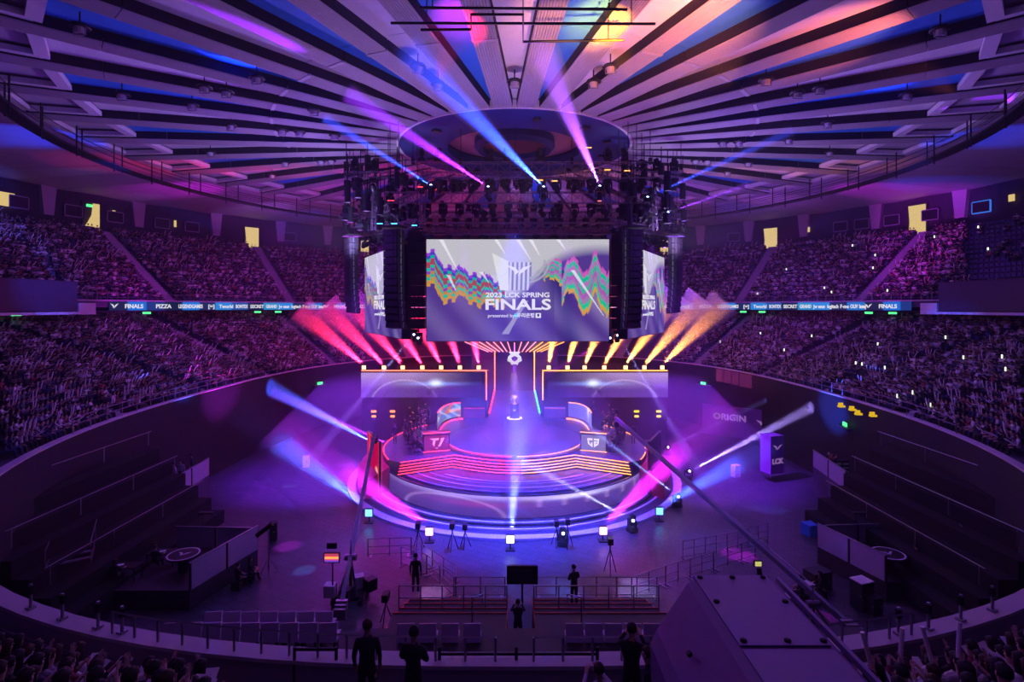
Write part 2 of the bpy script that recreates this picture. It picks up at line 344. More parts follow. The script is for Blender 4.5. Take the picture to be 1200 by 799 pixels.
# high-bay lamps under the roof
tl = thing('high_bay_lamp', None, 'lamp', (0, 0, 0), 'high-bay lamps under the roof', local=True)
MB().tube((0, 0, .25), (0, 0, .9), .04, 6).build('stem', black, tl)
MB().lathe([(.02, .28), (.42, .22), (.5, .1), (.45, .06), (.02, .06)], 16).build('reflector', black, tl)
MB().tube((0, 0, -.25), (0, 0, .06), .2, 10, .28).build('lamp_glass', mat('lamp_glass', (.6, .55, .62), .2), tl)
MB().bar((-.3, 0, .1), (-.3, 0, -.28), .05).bar((.3, 0, .1), (.3, 0, -.28), .05).bar((-.3, 0, -.28), (.3, 0, -.28), .05).build('guard', steel, tl)
LP = [(95, 30), (305, 90), (240, 103), (266, 108), (368, 131), (146, 118), (226, 128), (273, 153), (333, 160), (353, 162), (393, 165), (232, 172), (330, 190), (318, 206), (372, 188), (387, 189),
      (1104, 43), (901, 98), (936, 114), (963, 112), (1054, 126), (976, 136), (930, 160), (869, 164), (850, 165), (972, 180), (853, 203), (873, 194), (825, 192), (814, 190), (710, 80), (505, 78), (521, 100), (605, 98), (693, 98)]
for i, (px, py) in enumerate(LP):
    z = 29.6; Z = (z-CZ)*FP/(360-py); p = P(px, py, Z); r_, a_ = math.hypot(p.x, p.y), math.atan2(p.y, p.x); a_ = R_(-90)+round((a_-R_(-90))/st)*st; p = pol(r_, a_, z); side = 'left' if px < 480 else 'right' if px > 730 else 'middle'
    lb = 'black disc-topped high-bay lamp hanging under the %s part of the roof' % side
    t = tl if i == 0 else copy_tree(tl); t.location = p; t['label'] = lb; t['group'] = 'high-bay lamps under the %s part of the roof' % side
# ring catwalk
cw = thing('catwalk', 'dark curved catwalk with railings hanging in a ring below the roof', 'catwalk', (0, 36, 27.8))
MB().sector(35.5, 36.5, R_(-60), R_(240), 27.85, 28.0, 120).build('deck', black, cw)
for rr, nm in ((35.5, 'inner'), (36.5, 'outer')):
    MB().path([pol(rr, R_(-60+2.5*i), 28.95) for i in range(121)], .035, 4).build('handrail', black, cw)
    MB().path([pol(rr, R_(-60+2.5*i), 28.5) for i in range(121)], .02, 4).build('mid_rail', black, cw)
hb = None
for i in range(76):
    a = R_(-60+4*i); p = pol(35.5 if i % 2 else 36.5, a, 27.3 if i % 2 else 27.8)-cw.location
    if hb is None: hb = MB().tube((0, 0, 0), (0, 0, 2.4), .06, 5).build('hanger', black, None); hb.parent = cw; hb.location = p
    else: o = hb.copy(); COL.objects.link(o); o.location = p
# pipes near the top of the picture
def pipes(label, pts, hang):
    z0 = pts[0][2]; t = thing('lighting_pipe', label, 'pipe', pts[0]); MB().path(pts, .06, 6).build('tube', black, t)
    for h in hang: MB().tube(h, (h[0], h[1], 30), .025, 5).build('hanger', black, t)
def pp(px, py, z=28.2): return P(px, py, (z-CZ)*FP/(360-py))
pipes('long thin straight dark pipe hanging across the top centre, lower one', [pp(458, 27), pp(768, 28)], [pp(500, 27), pp(740, 28)])
pipes('thin straight dark pipe hanging highest across the top centre', [pp(492, 9), pp(735, 11)], [pp(507, 9), pp(714, 11)])
pipes('dark bent pipe stepping down under the roof at top centre', [pp(493, 35), pp(552, 34.5), pp(552, 17), pp(613, 17), pp(613, 49), pp(731, 47)], [pp(613, 18), pp(713, 47)])
# ------------------------------------------------------------------ back wall openings, columns
dn = 1
for (px, wd, hgt, zb) in [(6, 1.8, 1.6, 27.2), (107, 1.9, 4.0, 25.3), (295, 2.2, 3.6, 25.3), (903, 2.2, 3.6, 25.3), (1075, 2.2, 4.2, 25.3), (427, 1.6, 3, 25.3), (778, 1.6, 3, 25.3), (133, .35, .8, 28), (205, .3, 1.0, 27.6), (948, .3, .8, 27.6), (980, .3, .5, 28.2), (1186, .6, .8, 28)]:
    x, y, a = ringpt(px, 61.3); t = thing('door_%d' % dn, None, None, (x, y, zb), kind='structure'); dn += 1
    M = Matrix.Rotation(a+PI/2, 4, 'Z'); 
    if wd > 1.5:
        pl = [(-wd/2, 0), (wd*.5, 0), (wd*.42, hgt*.45), (wd*.5, hgt), (-wd/2, hgt)] if px != 107 else [(-wd/2, 0), (wd*.75, 0), (wd*.3, hgt*.3), (0, hgt*.6), (-wd*.1, hgt), (-wd/2, hgt)]
    else: pl = [(-wd/2, 0), (wd/2, 0), (wd/2, hgt), (-wd/2, hgt)]
    m = MB(); v = [M@Vector((px_, 0, pz_))+Vector((x, y, zb)) for px_, pz_ in pl]+[M@Vector((px_, .15, pz_))+Vector((x, y, zb)) for px_, pz_ in pl]
    n = len(pl); m.add(v, [tuple(range(n)), tuple(range(2*n-1, n-1, -1))]+[(i, (i+1) % n, n+(i+1) % n, n+i) for i in range(n)]); m.build('lit_opening', warm, t)
    if wd > 1.5:
        f = MB(); 
        for sx in (-1, 1): f.box(M@Vector((sx*(wd/2+.12), -.05, hgt/2))+Vector((x, y, zb)), (.2, .3, hgt), a+PI/2)
        f.box(M@Vector((0, -.05, hgt+.1))+Vector((x, y, zb)), (wd+.45, .3, .2), a+PI/2); f.build('door_frame', dark, t)
        if px > 20: MB().box(M@Vector((0, -.25, hgt-.3))+Vector((x, y, zb)), (.9, .1, .35), a+PI/2).build('exit_sign', exitg, t)
colm = mat('column_paint', (.42, .36, .45), .7, noise=.15)
for i, px in enumerate([60, 165, 255, 330, 385, 820, 876, 940, 1024, 1122]):
    x, y, a = ringpt(px, 60.6); t = thing('column_%d' % (i+1), None, None, (x, y, 25.3), kind='structure'); t['_local'] = 1; t.rotation_euler = (0, 0, a+PI/2)
    MB().add([(-.55, -.5, 0), (.55, -.5, 0), (.55, .5, 0), (-.55, .5, 0), (-1.0, -1.2, 4.8), (1.0, -1.2, 4.8), (1.0, .5, 4.8), (-1.0, .5, 4.8)], [(0, 1, 5, 4), (1, 2, 6, 5), (2, 3, 7, 6), (3, 0, 4, 7), (4, 5, 6, 7)]).build('shaft', colm, t)
    MB().lathe([(.01, 0), (.35, 0)], 12).build('round_mark', mat('red_mark', (.5, .02, .08), .6), t).rotation_euler = (PI/2-.15, 0, 0)
    t.children[-1].location = (0, -.86, 1.6)
winm = mat('window_frame', (.3, .28, .36), .6)
for i, px in enumerate([22, 86, 135, 190, 225, 340, 860, 985, 1010, 1045, 1090, 1150]):
    x, y, a = ringpt(px, 61.2); z = 27.9; t = thing('window_%d' % (i+1), None, None, (x, y, z), kind='structure'); t['_local'] = 1; t.rotation_euler = (0, 0, a+PI/2)
    m = MB(); 
    for b in (((-1, 0, -.7), (1, 0, -.7)), ((1, 0, -.7), (1, 0, .7)), ((1, 0, .7), (-1, 0, .7)), ((-1, 0, .7), (-1, 0, -.7))): m.bar(*b, .16)
    m.build('frame', emit('lit_blue_frame', (.05, .2, .9), .9) if px == 1150 else winm, t); MB().box((0, .1, 0), (1.9, .05, 1.3)).build('pane', mat('dark_glass', (.02, .02, .03), .15), t)
# concourse columns under the upper tier, with exit lights
for i, px in enumerate([38, 138, 218, 295, 355, 840, 900, 972, 1052, 1145]):
    x, y, a = ringpt(px, 51.6); t = thing('pillar_%d' % (i+1), None, None, (x, y, 13.9), kind='structure'); t['_local'] = 1; t.rotation_euler = (0, 0, a+PI/2)
    MB().box((0, -.6, .0), (1.1, .6, 2.6)).build('pillar_face', whitep if i % 2 else colm, t)
    MB().box((-.0, -.95, .55), (1.1, .06, 1.0)).build('red_notice' if px < 600 else 'notice', mat('red_notice', (.7, .05, .12), .6) if px < 600 else mat('violet_notice', (.35, .3, .6), .6), t)
    MB().box((1.6, .1, 0), (2.0, .4, 2.6)).build('green_wall', mat('green_wall', (.13, .2, .17), .7), t)  # the greenish light on this wall is put into its base colour
for i, px in enumerate([19, 172, 302, 326, 871, 893, 1018, 1046]):
    x, y, a = ringpt(px, 47.5); t = MB().box((0, 0, 0), (.9, .2, .28)).box((0, 0, .2), (.1, .1, .2)).build('exit_sign', exitg); t.location = (x, y, 14.62); t.rotation_euler = (0, 0, a+PI/2)
    tag(t, 'small green exit light under the tier, %s' % ['far left below the dark board', 'left, under the first adverts', 'left one near the rig', 'right one, left of the rig', 'first right of the rig', 'second right of the rig', 'right side, under the last adverts left one', 'right side, under the last adverts right one'][i], 'exit sign')
# ------------------------------------------------------------------ advert ribbon
rib = thing('advert_ribbon', 'curved LED ribbon of blue and black adverts along the upper tier front', 'led ribbon', pol(45.6, PI/2, 15.0))
x0, y0, aL = ringpt(128, 45.6); x1, y1, aR = ringpt(1068, 45.6)
nu = 700; us = np.linspace(aL, aR, nu); period = (aL-ringpt(378, 45.6)[2])
me = bpy.data.meshes.new('led_band'); V = []; F = []; C = []
for i, a in enumerate(us):
    V += [tuple(pol(45.62, a, 14.95)-rib.location), tuple(pol(45.62, a, 15.95)-rib.location)]
    ph = ((aL-a)/period) % 1.0
    seg = int(ph*13); c = [(.02, .02, .1), (.02, .2, .9), (.02, .05, .3), (.01, .02, .08), (.02, .25, .95), (.02, .03, .15), (.03, .3, .9), (.02, .12, .5), (.01, .02, .1), (.03, .35, .8), (.03, .3, .95), (.02, .03, .15), (.02, .22, .8)][seg]
    C += [(*c, 1), (*c, 1)]
for i in range(nu-1): F.append((2*i, 2*i+2, 2*i+3, 2*i+1))
me.from_pydata(V, [], F); at = me.color_attributes.new('Col', 'FLOAT_COLOR', 'POINT'); at.data.foreach_set('color', np.array(C, dtype=np.float32).ravel()); me.materials.append(colmat('ribbon_led', True, .8)); link('led_band', me, rib)
words = [('FINALS', .03), ('PIZZA', .17), ('LEGENDGAMES', .28), ('[=]', .41), ('Tworld', .47), ('BONTEX', .55), ('SECRET', .62), ('GRAND', .70), ('Jw esun', .765), ('logitech', .83), ('F-me', .89), ('OLIV', .935), ('Samsung', .975)]
def curvetext(s, a_c, R, z, size, mt, parent, bold=.02, sx=1.2, fit=None):
    m = textmesh(s, size, bold, sx, .015)
    if fit: wx = max(v.co.x for v in m.vertices)-min(v.co.x for v in m.vertices); m.transform(Matrix.Diagonal((min(1.1, fit/wx), 1, 1, 1)))
    for v in m.vertices:
        a = a_c-v.co.x/R; p = pol(R-v.co.z-.03, a, z+v.co.y); v.co = p-parent.location
    m.materials.append(mt); return link('lettering', m, parent)
def vlogo(sz):    # winged V emblem in the x,z plane
    P1 = [(-1, .55), (-.28, .3), (-.02, -.15), (-.3, -.5), (-.42, -.05)]; P2 = [(1, .55), (.28, .3), (.06, -.08), (-.1, -.6), (.12, -.35), (.42, -.05)]
    return [[(x*sz, y*sz) for x, y in q] for q in (P1, P2)]
a = aL
for rep in range(5):
    for wi, (wd, ph) in enumerate(words):
        nx = words[wi+1][1] if wi < 12 else 1.01; aa = aL-period*(rep+(ph+nx)/2)
        if aa < aR+.01: break
        pxx, _ = proj(pol(45.6, aa, 15))
        if 430 < pxx < 775: continue
        curvetext(wd, aa, 45.6, 15.2, .66, whitee, rib, .018, 1.0, fit=(nx-ph)*period*45.6*.84)
    aa = aL-period*(rep+.0)-.012
    if aa > aR:
        m = MB()
        for q in vlogo(.5): m.add([tuple(pol(45.52, aa-x/45.5, 15.45+z)) for x, z in q], [tuple(range(len(q)))])
        m.build('emblem', whitee, rib)
# big dark boards at the ends of the ribbon
for s, (p0, p1) in ((-1, (-6, 88)), (1, (1102, 1206))):
    a_, b_ = ringpt(p0, 44.9), ringpt(p1, 44.9); t = thing('score_board', 'large blank dark board at the %s end of the advert ribbon' % ('left' if s < 0 else 'right'), 'board', (a_[0], a_[1], 14.2))
    A = Vector((a_[0], a_[1], 0)); B = Vector((b_[0], b_[1], 0)); M = (A+B)/2; rz = math.atan2((B-A).y, (B-A).x); L = (B-A).length
    MB().box((M.x, M.y, 16.35), (L, .4, 2.9), rz).build('panel', mat('board_face', (.03, .03, .06) if s < 0 else (.02, .04, .12), .5), t)
    MB().box((M.x, M.y, 14.7), (L+.5, .8, .25), rz).build('shelf', whitep, t); MB().box((M.x, M.y, 17.85), (L+.2, .5, .1), rz).build('top_edge', dark, t)
    E = B if s < 0 else A; d = (B-A).normalized()*(1 if s < 0 else -1); c = E+d*1.2
    MB().box((c.x, c.y, 15.15), (2.2, .6, 1.2), rz).build('end_box', whitep, t)
# ------------------------------------------------------------------ people
def person_mesh(J, E, R, matfn, heads=True, sub=1):
    me = bpy.data.meshes.new('b'); me.from_pydata(J, E, []); o = bpy.data.objects.new('b', me); COL.objects.link(o)
    sk = o.modifiers.new('s', 'SKIN'); sk.use_smooth_shade = True; o.modifiers.new('u', 'SUBSURF').levels = sub
    for i, r in enumerate(R):
        rr = r if isinstance(r, tuple) else (r, r); me.skin_vertices[0].data[i].radius = rr
    for i in range(len(J)): me.skin_vertices[0].data[i].use_root = (i == 0)
    dg = bpy.context.evaluated_depsgraph_get(); m = bpy.data.meshes.new_from_object(o.evaluated_get(dg)); bpy.data.objects.remove(o)
    m.materials.clear()
    for x in (shirt, pants, skin, blackcl): m.materials.append(x)
    m.polygons.foreach_set('material_index', [matfn(p.center) for p in m.polygons]); return m
def joints(pose, fingers=False):
    seated = pose.startswith('sit'); h = .5 if seated else .95; lean = .0
    J = [(0, 0, h), (0, .01, h+.22), (0, .02, h+.42), (0, .03, h+.56), (0, .05, h+.66), (0, .07, h+.75), (0, .065, h+.82)]
    R = [(.16, .12), (.14, .1), (.17, .11), (.07, .06), (.065, .075), (.085, .1), (.05, .06)]
    E = [(i, i+1) for i in range(6)]
    def add(p, r, fr): J.append(p); R.append(r); E.append((fr, len(J)-1)); return len(J)-1
    H = []
    for s in (-1, 1):
        if seated: k = add((s*.11, .06, h-.02), .1, 0); k = add((s*.14, .44, h+.0), .075, k); k = add((s*.13, .46, .12), .05, k); add((s*.13, .62, .05), (.05, .035), k)
        else:
            k = add((s*.1, 0, h-.08), .1, 0); k = add((s*.11, .03, .5), .07, k); k = add((s*.12, -.01, .09), .05, k); add((s*.13, .15, .045), (.05, .035), k)
        sh = add((s*.19, .02, h+.5), .07, 2)
        if pose == 'sit_lap': el = (s*.27, .1, h+.26); ha = (s*.12, .34, h+.2)
        elif pose == 'sit_up': el = (s*.32, .2, h+.42); ha = (s*.26, .32, h+.72)
        elif pose == 'sit_phone': el = (s*.24, .2, h+.3); ha = (s*.07, .36, h+.5)
        elif pose == 'sit_desk': el = (s*.28, .15, h+.25); ha = (s*.2, .46, h+.27)
        elif pose == 'stand_fold': el = (s*.27, .06, h+.26); ha = (s*-.02, .22, h+.24+.03*s)
        elif pose == 'stand_camera': el = (s*.28, .16, h+.38); ha = (s*.12, .38, h+.55)
        else: el = (s*.25, -.01, h+.22); ha = (s*.24, .08, h-.04)
        e = add(el, .05, sh); hh = add(ha, .034, e)
        d = (Vector(ha)-Vector(el)).normalized(); side = Vector((0, 0, 1)).cross(d)
        if side.length < .3: side = Vector((0, 1, 0)).cross(d)
        side.normalize(); pm = add(tuple(Vector(ha)+d*.06), (.035, .02), hh)
        if fingers:
            for q, L in ((-.03, .07), (-.01, .08), (.01, .075), (.03, .06)):
                b = add(tuple(Vector(ha)+d*.09+side*q), .009, pm); add(tuple(Vector(ha)+d*(.09+L)+side*q*1.2+Vector((0, 0, -.02))), .008, b)
            b = add(tuple(Vector(ha)+d*.05-side*.05*s), .01, hh); add(tuple(Vector(ha)+d*.09-side*.065*s), .009, b)
        H.append(ha)
    def mf(c):
        if c.z > h+.6: return 2
        for ha in H:
            if (c-Vector(ha)).length < .075 or (c-Vector(ha)).length < .2 and (c-Vector(ha)).dot(Vector(ha)-Vector((0, 0, h+.4))) > .01: return 2
        if c.z < h-.05 or (seated and c.y > .15 and c.z < h+.1) or abs(c.z-h) < .07: return 1 if c.z > .09 else 3
        return 0
    return J, E, R, mf, h
def head_extra(h):   # nose, ears, brow and eyes joined to the face
    m = MB(); z = h+.77; y = .17
    m.add([(0, y-.03, z+.03), (-.016, y-.025, z-.02), (.016, y-.025, z-.02), (0, y+.015, z-.015)], [(0, 1, 3), (0, 3, 2), (1, 2, 3), (0, 2, 1)], 2)
    for s in (-1, 1): m.box((s*.088, .065, z), (.015, .04, .055), 0, 2); m.box((s*.032, y-.025, z+.025), (.022, .012, .012), 0, 3)
    m.box((0, y-.022, z-.05), (.045, .01, .012), 0, 0); return m
def hair_mesh(h, long):
    m = MB(); z = h+.79; pr = [(.015, .115), (.06, .1), (.092, .06), (.102, .01), (.098, -.04)] if not long else [(.015, .118), (.065, .102), (.1, .06), (.11, 0), (.112, -.1), (.1, -.2)]
    n = 12; v = []; f = []
    for j, (r, dz) in enumerate(pr):
        for i in range(n):
            a = 2*PI*i/n; fy = math.sin(a); rr = r; zz = dz
            if fy > .35 and dz < .05: rr = r*.86; zz = .05+dz*.15
            v.append((rr*math.cos(a), .055+rr*1.12*fy, z+zz))
    for j in range(len(pr)-1): f += [(j*n+i, j*n+(i+1) % n, (j+1)*n+(i+1) % n, (j+1)*n+i) for i in range(n)]
    f.append(tuple(range(n))); m.add(v, f); return m
def joinmesh(base, mb):
    me = bpy.data.meshes.new('body'); v = [tuple(x.co) for x in base.vertices]; b = len(v); f = [tuple(p.vertices) for p in base.polygons]; mi = [p.material_index for p in base.polygons]
    me.from_pydata(v+mb.v, [], f+[tuple(i+b for i in q) for q in mb.f]); 
    for x in base.materials: me.materials.append(x)
    me.polygons.foreach_set('material_index', mi+mb.m); me.polygons.foreach_set('use_smooth', [True]*len(me.polygons)); return me
PROT = {}
for pose, fing, subl in (('sit_lap', True, 1), ('sit_up', True, 1), ('sit_phone', True, 1), ('sit_desk', True, 1), ('stand', True, 1), ('stand_fold', True, 1), ('stand_camera', True, 1)):
    J, E, R, mf, h = joints(pose, fing); bm_ = joinmesh(person_mesh(J, E, R, mf, sub=subl), head_extra(h))
    for lg in (0, 1):
        hm = hair_mesh(h, lg); me = bpy.data.meshes.new('hair'); me.from_pydata(hm.v, [], hm.f); me.polygons.foreach_set('use_smooth', [True]*len(hm.f)); me.materials.append(hairm); PROT[(pose, lg)] = (bm_, me)
def person(pose, lg, loc, rz, label, group=None, allblack=False, scale=1.0):
    bmesh_, hmesh = PROT[(pose, lg)]
    if allblack:
        key = 'blk'+pose
        if key not in PROT:
            b2 = bmesh_.copy(); b2.materials[0] = blackcl; b2.materials[1] = blackcl; PROT[key] = b2
        bmesh_ = PROT[key]
    b = link('person', bmesh_, None, loc, rz); b.scale = (scale,)*3; tag(b, label, 'person', group); hr = link('hair', hmesh, b); return b
# candidate seats
AISW = 1.0
def seats(R0, DR, Z0, DZ, N, a_lo, a_hi, occ, lower=False):
    out = []
    for k in range(N):
        r = 42 if lower else R0+DR*(k+.55); n = int((a_hi-a_lo)*r/.56); rf = tierR((k+.5)/LN)
        for i in range(n):
            a = a_lo+(a_hi-a_lo)*(i+.5)/n; r = rf(a) if lower else r
            if any(abs(((a-b+PI) % (2*PI))-PI)*r < AISW for b in AIS): continue
            p = pol(r, a, Z0+DZ*k+.02)
            if inview(p+Vector((0, 0, 1)), 30): out.append((p, a, k))
    return out
lower = seats(0, 0, LZ0, LDZ, LN, R_(-60), R_(240), .95, True)
near = seats(0, 0, LZ0, LDZ, 8, R_(-150), R_(-30), 1, True)
upper = seats(UR0, UDR, UZ0, UDZ, UN, R_(-20), R_(200), .95)
def vis_lower(p):
    x, y = proj(p+Vector((0, 0, .9)))
    if p[1] < -28: return False
    return not (425 < x < 780) and 0 < x < 1200
nearsel = []
for p, a, k in near:
    x, y = proj(p+Vector((0, 0, 1)))
    if p[1] > -30 or y > 830: continue
    if ((-15 < x < 235 and y > 745-.02*x) or x > 1015) and 735 < y < 860: nearsel.append((p, a, k))
lowv = [q for q in lower if vis_lower(q[0]) and q[0][1] > -30 and RNG.random() < .95]
upv = []
for q in upper:
    x, y = proj(q[0]+Vector((0, 0, 1)))
    if 440 < x < 765: continue
    if x > 1135 and 248 < y < 330 and RNG.random() < .93: continue
    if RNG.random() < .93: upv.append(q)
lowv.sort(key=lambda q: (q[0]-Vector((0, -50, CZ))).length)
indiv = [(q, 'near') for q in nearsel]; rest = []
cnt = 300-len(indiv); indiv += [(q, 'low') for q in lowv[:cnt]]; rest = lowv[cnt:]
poses = ['sit_lap', 'sit_up', 'sit_phone', 'sit_lap']
NORD = {}
for sd_ in (-1, 1):
    for kk in range(8):
        for j, q in enumerate(sorted([q for q in nearsel if q[2] == kk and (q[0].x < 0) == (sd_ < 0)], key=lambda q: -abs(q[0].x))): NORD[tuple(q[0])] = (kk, j)
sticks = []; papers = []
for i, ((p, a, k), kind) in enumerate(indiv):
    x, y = proj(p); side = 'left' if x < 600 else 'right'; ps = random.choice(['sit_lap', 'sit_phone', 'sit_lap', 'sit_up', 'sit_phone', 'sit_lap'] if kind != 'near' else ['sit_lap', 'sit_phone', 'sit_lap', 'sit_phone', 'sit_lap', 'sit_lap', 'sit_phone', 'sit_lap', 'sit_up'])
    lb = 'spectator in the %s foreground stand, %s row from the rim, %s from its outer end' % (side, ORD[NORD[tuple(p)][0]], ORD[NORD[tuple(p)][1]]) if kind == 'near' else 'seated spectator among the nearest of the packed %s lower tier' % side
    jj = random.uniform(-.08, .08)
    person(ps, random.random() < .45, (p.x, p.y, p.z-.02), a+PI/2+jj*2, lb, 'spectators in the %s %s' % (side, 'foreground stand' if kind == 'near' else 'lower tier'), scale=random.uniform(.94, 1.05))
    if ps == 'sit_up' and random.random() < (.35 if kind == 'near' else .8): sticks.append((p, a, side, kind))
    elif ps == 'sit_lap' and random.random() < .35: papers.append((p, a, side, kind))
# clapping sticks and white papers held by the near spectators
smd = []
for s, tl_ in ((-.26, -.12), (.26, .1)):
    smesh = MB().tube((s, .36, 1.2), (s+tl_, .42, 1.75), .035, 7).build('clapping_stick', mat('white_vinyl', (.85, .83, .88), .35)); smd.append(smesh.data); bpy.data.objects.remove(smesh)
for p, a, side, kind in sticks:
    for d_ in smd:
        o = link('clapping_stick', d_, None, p, a+PI/2); pl_ = 'foreground stand' if kind == 'near' else 'lower tier'
        tag(o, 'white clapping stick raised by a spectator in the %s %s' % (side, pl_), 'clapping stick', 'clapping sticks in the %s %s' % (side, pl_))
pm = MB().box((0, .42, .8), (.3, .42, .01), M=Matrix.Rotation(.5, 3, 'X')).build('placard', mat('white_card', (.8, .78, .84), .6)); pmd = pm.data; bpy.data.objects.remove(pm)
for p, a, side, kind in papers:
    o = link('placard', pmd, None, p, a+PI/2+random.uniform(-.3, .3)); pl_ = 'foreground stand' if kind == 'near' else 'lower tier'
    tag(o, 'white card lying on the lap of a spectator in the %s %s' % (side, pl_), 'card', 'white cards in the %s %s' % (side, pl_))
# the rest of the crowd, too many to be individuals
def tmpl(pose):
    m = MB(); col = []
    def bx(c, d, t, top=1.0):
        b = len(m.v); m.box(c, d)
        for i in range(4, 8): x, y, z = m.v[b+i]; m.v[b+i] = (c[0]+(x-c[0])*top, c[1]+(y-c[1])*top, z)
        col.extend([t]*8)
    bx((0, .02, .74), (.34, .24, .56), 0, 1.15); bx((0, .3, .5), (.36, .5, .17), 1); bx((0, .5, .25), (.3, .14, .46), 1)
    # head: octahedral ball, back and top are hair
    b = len(m.v); z = 1.24; n = 6; vs = [(0, .06, z-.13)]+[(.095*math.cos(2*PI*i/n), .06+.11*math.sin(2*PI*i/n), z-.04) for i in range(n)]+[(.1*math.cos(2*PI*i/n), .06+.115*math.sin(2*PI*i/n), z+.05) for i in range(n)]+[(0, .05, z+.14)]
    fs = [(0, 1+(i+1) % n, 1+i) for i in range(n)]+[(1+i, 1+(i+1) % n, 7+(i+1) % n, 7+i) for i in range(n)]+[(7+i, 7+(i+1) % n, 13) for i in range(n)]
    m.add(vs, fs); col.extend([2]+[2 if math.sin(2*PI*i/n) > -.2 else 3 for i in range(n)]+[3]*7)
    for s in (-1, 1):
        e = Vector((s*.28, .12, .82)); h = {'lap': Vector((s*.12, .36, .72)), 'up': Vector((s*.28, .3, 1.25)), 'ph': Vector((s*.08, .36, 1.02))}[pose]
        m.bar((s*.22, .02, 1.0), e, .1); m.bar(e, h, .08); col.extend([0]*8+[2]*8)
        if pose == 'up': m.tube(h, h+Vector((-.22+s*.12, .1, .42)), .035, 4); col.extend([4]*8)
    if pose == 'lap': m.box((0, .4, .75), (.3, .3, .02), M=Matrix.Rotation(.5, 3, 'X')); col.extend([5]*8)
    return np.array(m.v), m.f, np.array(col)
TM = [tmpl('lap'), tmpl('up'), tmpl('ph')]
SH = np.array([(.01, .01, .012), (.015, .012, .02), (.02, .01, .01), (.8, .78, .8), (.02, .02, .025), (.55, .53, .56), (.12, .12, .14), (.03, .04, .1), (.35, .33, .36), (.02, .02, .02), (.7, .68, .68), (.25, .05, .06), (.08, .06, .05), (.3, .32, .42), (.03, .03, .03)])
cm = colmat('crowd_clothes', False, rough=.85)
def crowd(name, label, lst):
    V = []; F = []; C = []; base = 0
    for (p, a, k) in lst:
        tv, tf, tc = TM[RNG.choice([0, 1, 2], p=[.56, .1, .34])]
        s = RNG.uniform(.9, 1.08); an = a+PI/2+RNG.uniform(-.25, .25); ca, sa = math.cos(an)*s, math.sin(an)*s
        q = np.empty_like(tv); q[:, 0] = tv[:, 0]*ca-tv[:, 1]*sa+p.x+RNG.uniform(-.12, .12); q[:, 1] = tv[:, 0]*sa+tv[:, 1]*ca+p.y+RNG.uniform(-.12, .12); q[:, 2] = tv[:, 2]*s+p.z
        pal = np.array([SH[RNG.integers(len(SH))], [(.02, .02, .03), (.04, .06, .14)][RNG.integers(2)], (.5, .34, .27), (.015, .012, .012), (.85, .82, .88), (0, 0, 0)])
        pal[5] = (.75, .73, .78) if RNG.random() < .35 else pal[1]
        V.append(q); C.append(pal[tc]); F += [tuple(i+base for i in f) for f in tf]; base += len(tv)
    me = bpy.data.meshes.new(name); me.from_pydata(np.concatenate(V).tolist(), [], F); cc = np.ones((base, 4), dtype=np.float32); cc[:, :3] = np.concatenate(C)
    at = me.color_attributes.new('Col', 'FLOAT_COLOR', 'POINT'); at.data.foreach_set('color', cc.ravel()); me.materials.append(cm)
    return tag(link(name, me), label, 'crowd', kind='stuff')
crowd('crowd', 'packed seated crowd farther back in the left lower tier', [q for q in rest if q[0].x < 0])
crowd('crowd', 'packed seated crowd farther back in the right lower tier', [q for q in rest if q[0].x >= 0])
crowd('crowd', 'packed seated crowd in the left upper tier', [q for q in upv if q[0].x < 0])
crowd('crowd', 'packed seated crowd in the right upper tier', [q for q in upv if q[0].x >= 0])
# seat backs behind them
seatm = mat('seat_plastic', (.03, .05, .16), .5)
def seatbacks(lst, nm):
    v = []; f = []; M0 = MB().box((0, -.22, .62), (.44, .05, .42)).box((0, 0, .42), (.44, .42, .05))
    for p, a, k in lst:
        an = a+PI/2; ca, sa = math.cos(an), math.sin(an); b = len(v)
        v += [(x*ca-y*sa+p.x, x*sa+y*ca+p.y, z+p.z) for x, y, z in M0.v]; f += [tuple(i+b for i in q) for q in M0.f]
    me = bpy.data.meshes.new('stadium_seats'); me.from_pydata(v, [], f); me.materials.append(seatm); tag(link('stadium_seats', me), nm, 'seats', kind='stuff')
seatbacks([q for q in upper if q[0].x > 0 and proj(q[0])[0] > 780], 'dark blue seats of the right upper tier, many empty at the far right'); seatbacks([q for q in upper if q[0].x < 0 and proj(q[0])[0] < 430], 'dark blue seats of the left upper tier')
seatbacks([q for q in lower if vis_lower(q[0])], 'dark blue seats of the lower tier')
# phone lights held up
ph = MB().box((0, 0, 0), (.16, .03, .3)).build('phone', emit('phone_light', (.9, 1, .85), 1.6)); phd = ph.data; bpy.data.objects.remove(ph)
for (px, py) in [(1007, 424), (1013, 425), (953, 393), (1078, 463), (1014, 432), (1133, 416), (1042, 430), (1178, 418), (1182, 431), (1062, 476), (1092, 487), (1030, 406), (1111, 401), (977, 353), (1045, 346), (1027, 316), (1026, 298), (1000, 289), (925, 315), (969, 336), (1095, 277), (1146, 290), (1155, 277), (893, 390), (845, 399), (920, 408), (888, 347)]:
    low = py > 370
    lst = (rest+lowv[:200]) if low else upv; best = min(lst, key=lambda q: (proj(q[0]+Vector((0, 0, 1.3)))[0]-px)**2+(proj(q[0]+Vector((0, 0, 1.3)))[1]-py)**2)
    p = best[0]; o = link('phone', phd, None, (p.x*.993, p.y*.993, p.z+1.3), best[1]+PI/2)
    tag(o, 'small phone with a lit screen held up in the right %s tier' % ('lower' if low else 'upper'), 'phone', 'lit phones in the right %s tier' % ('lower' if low else 'upper'))
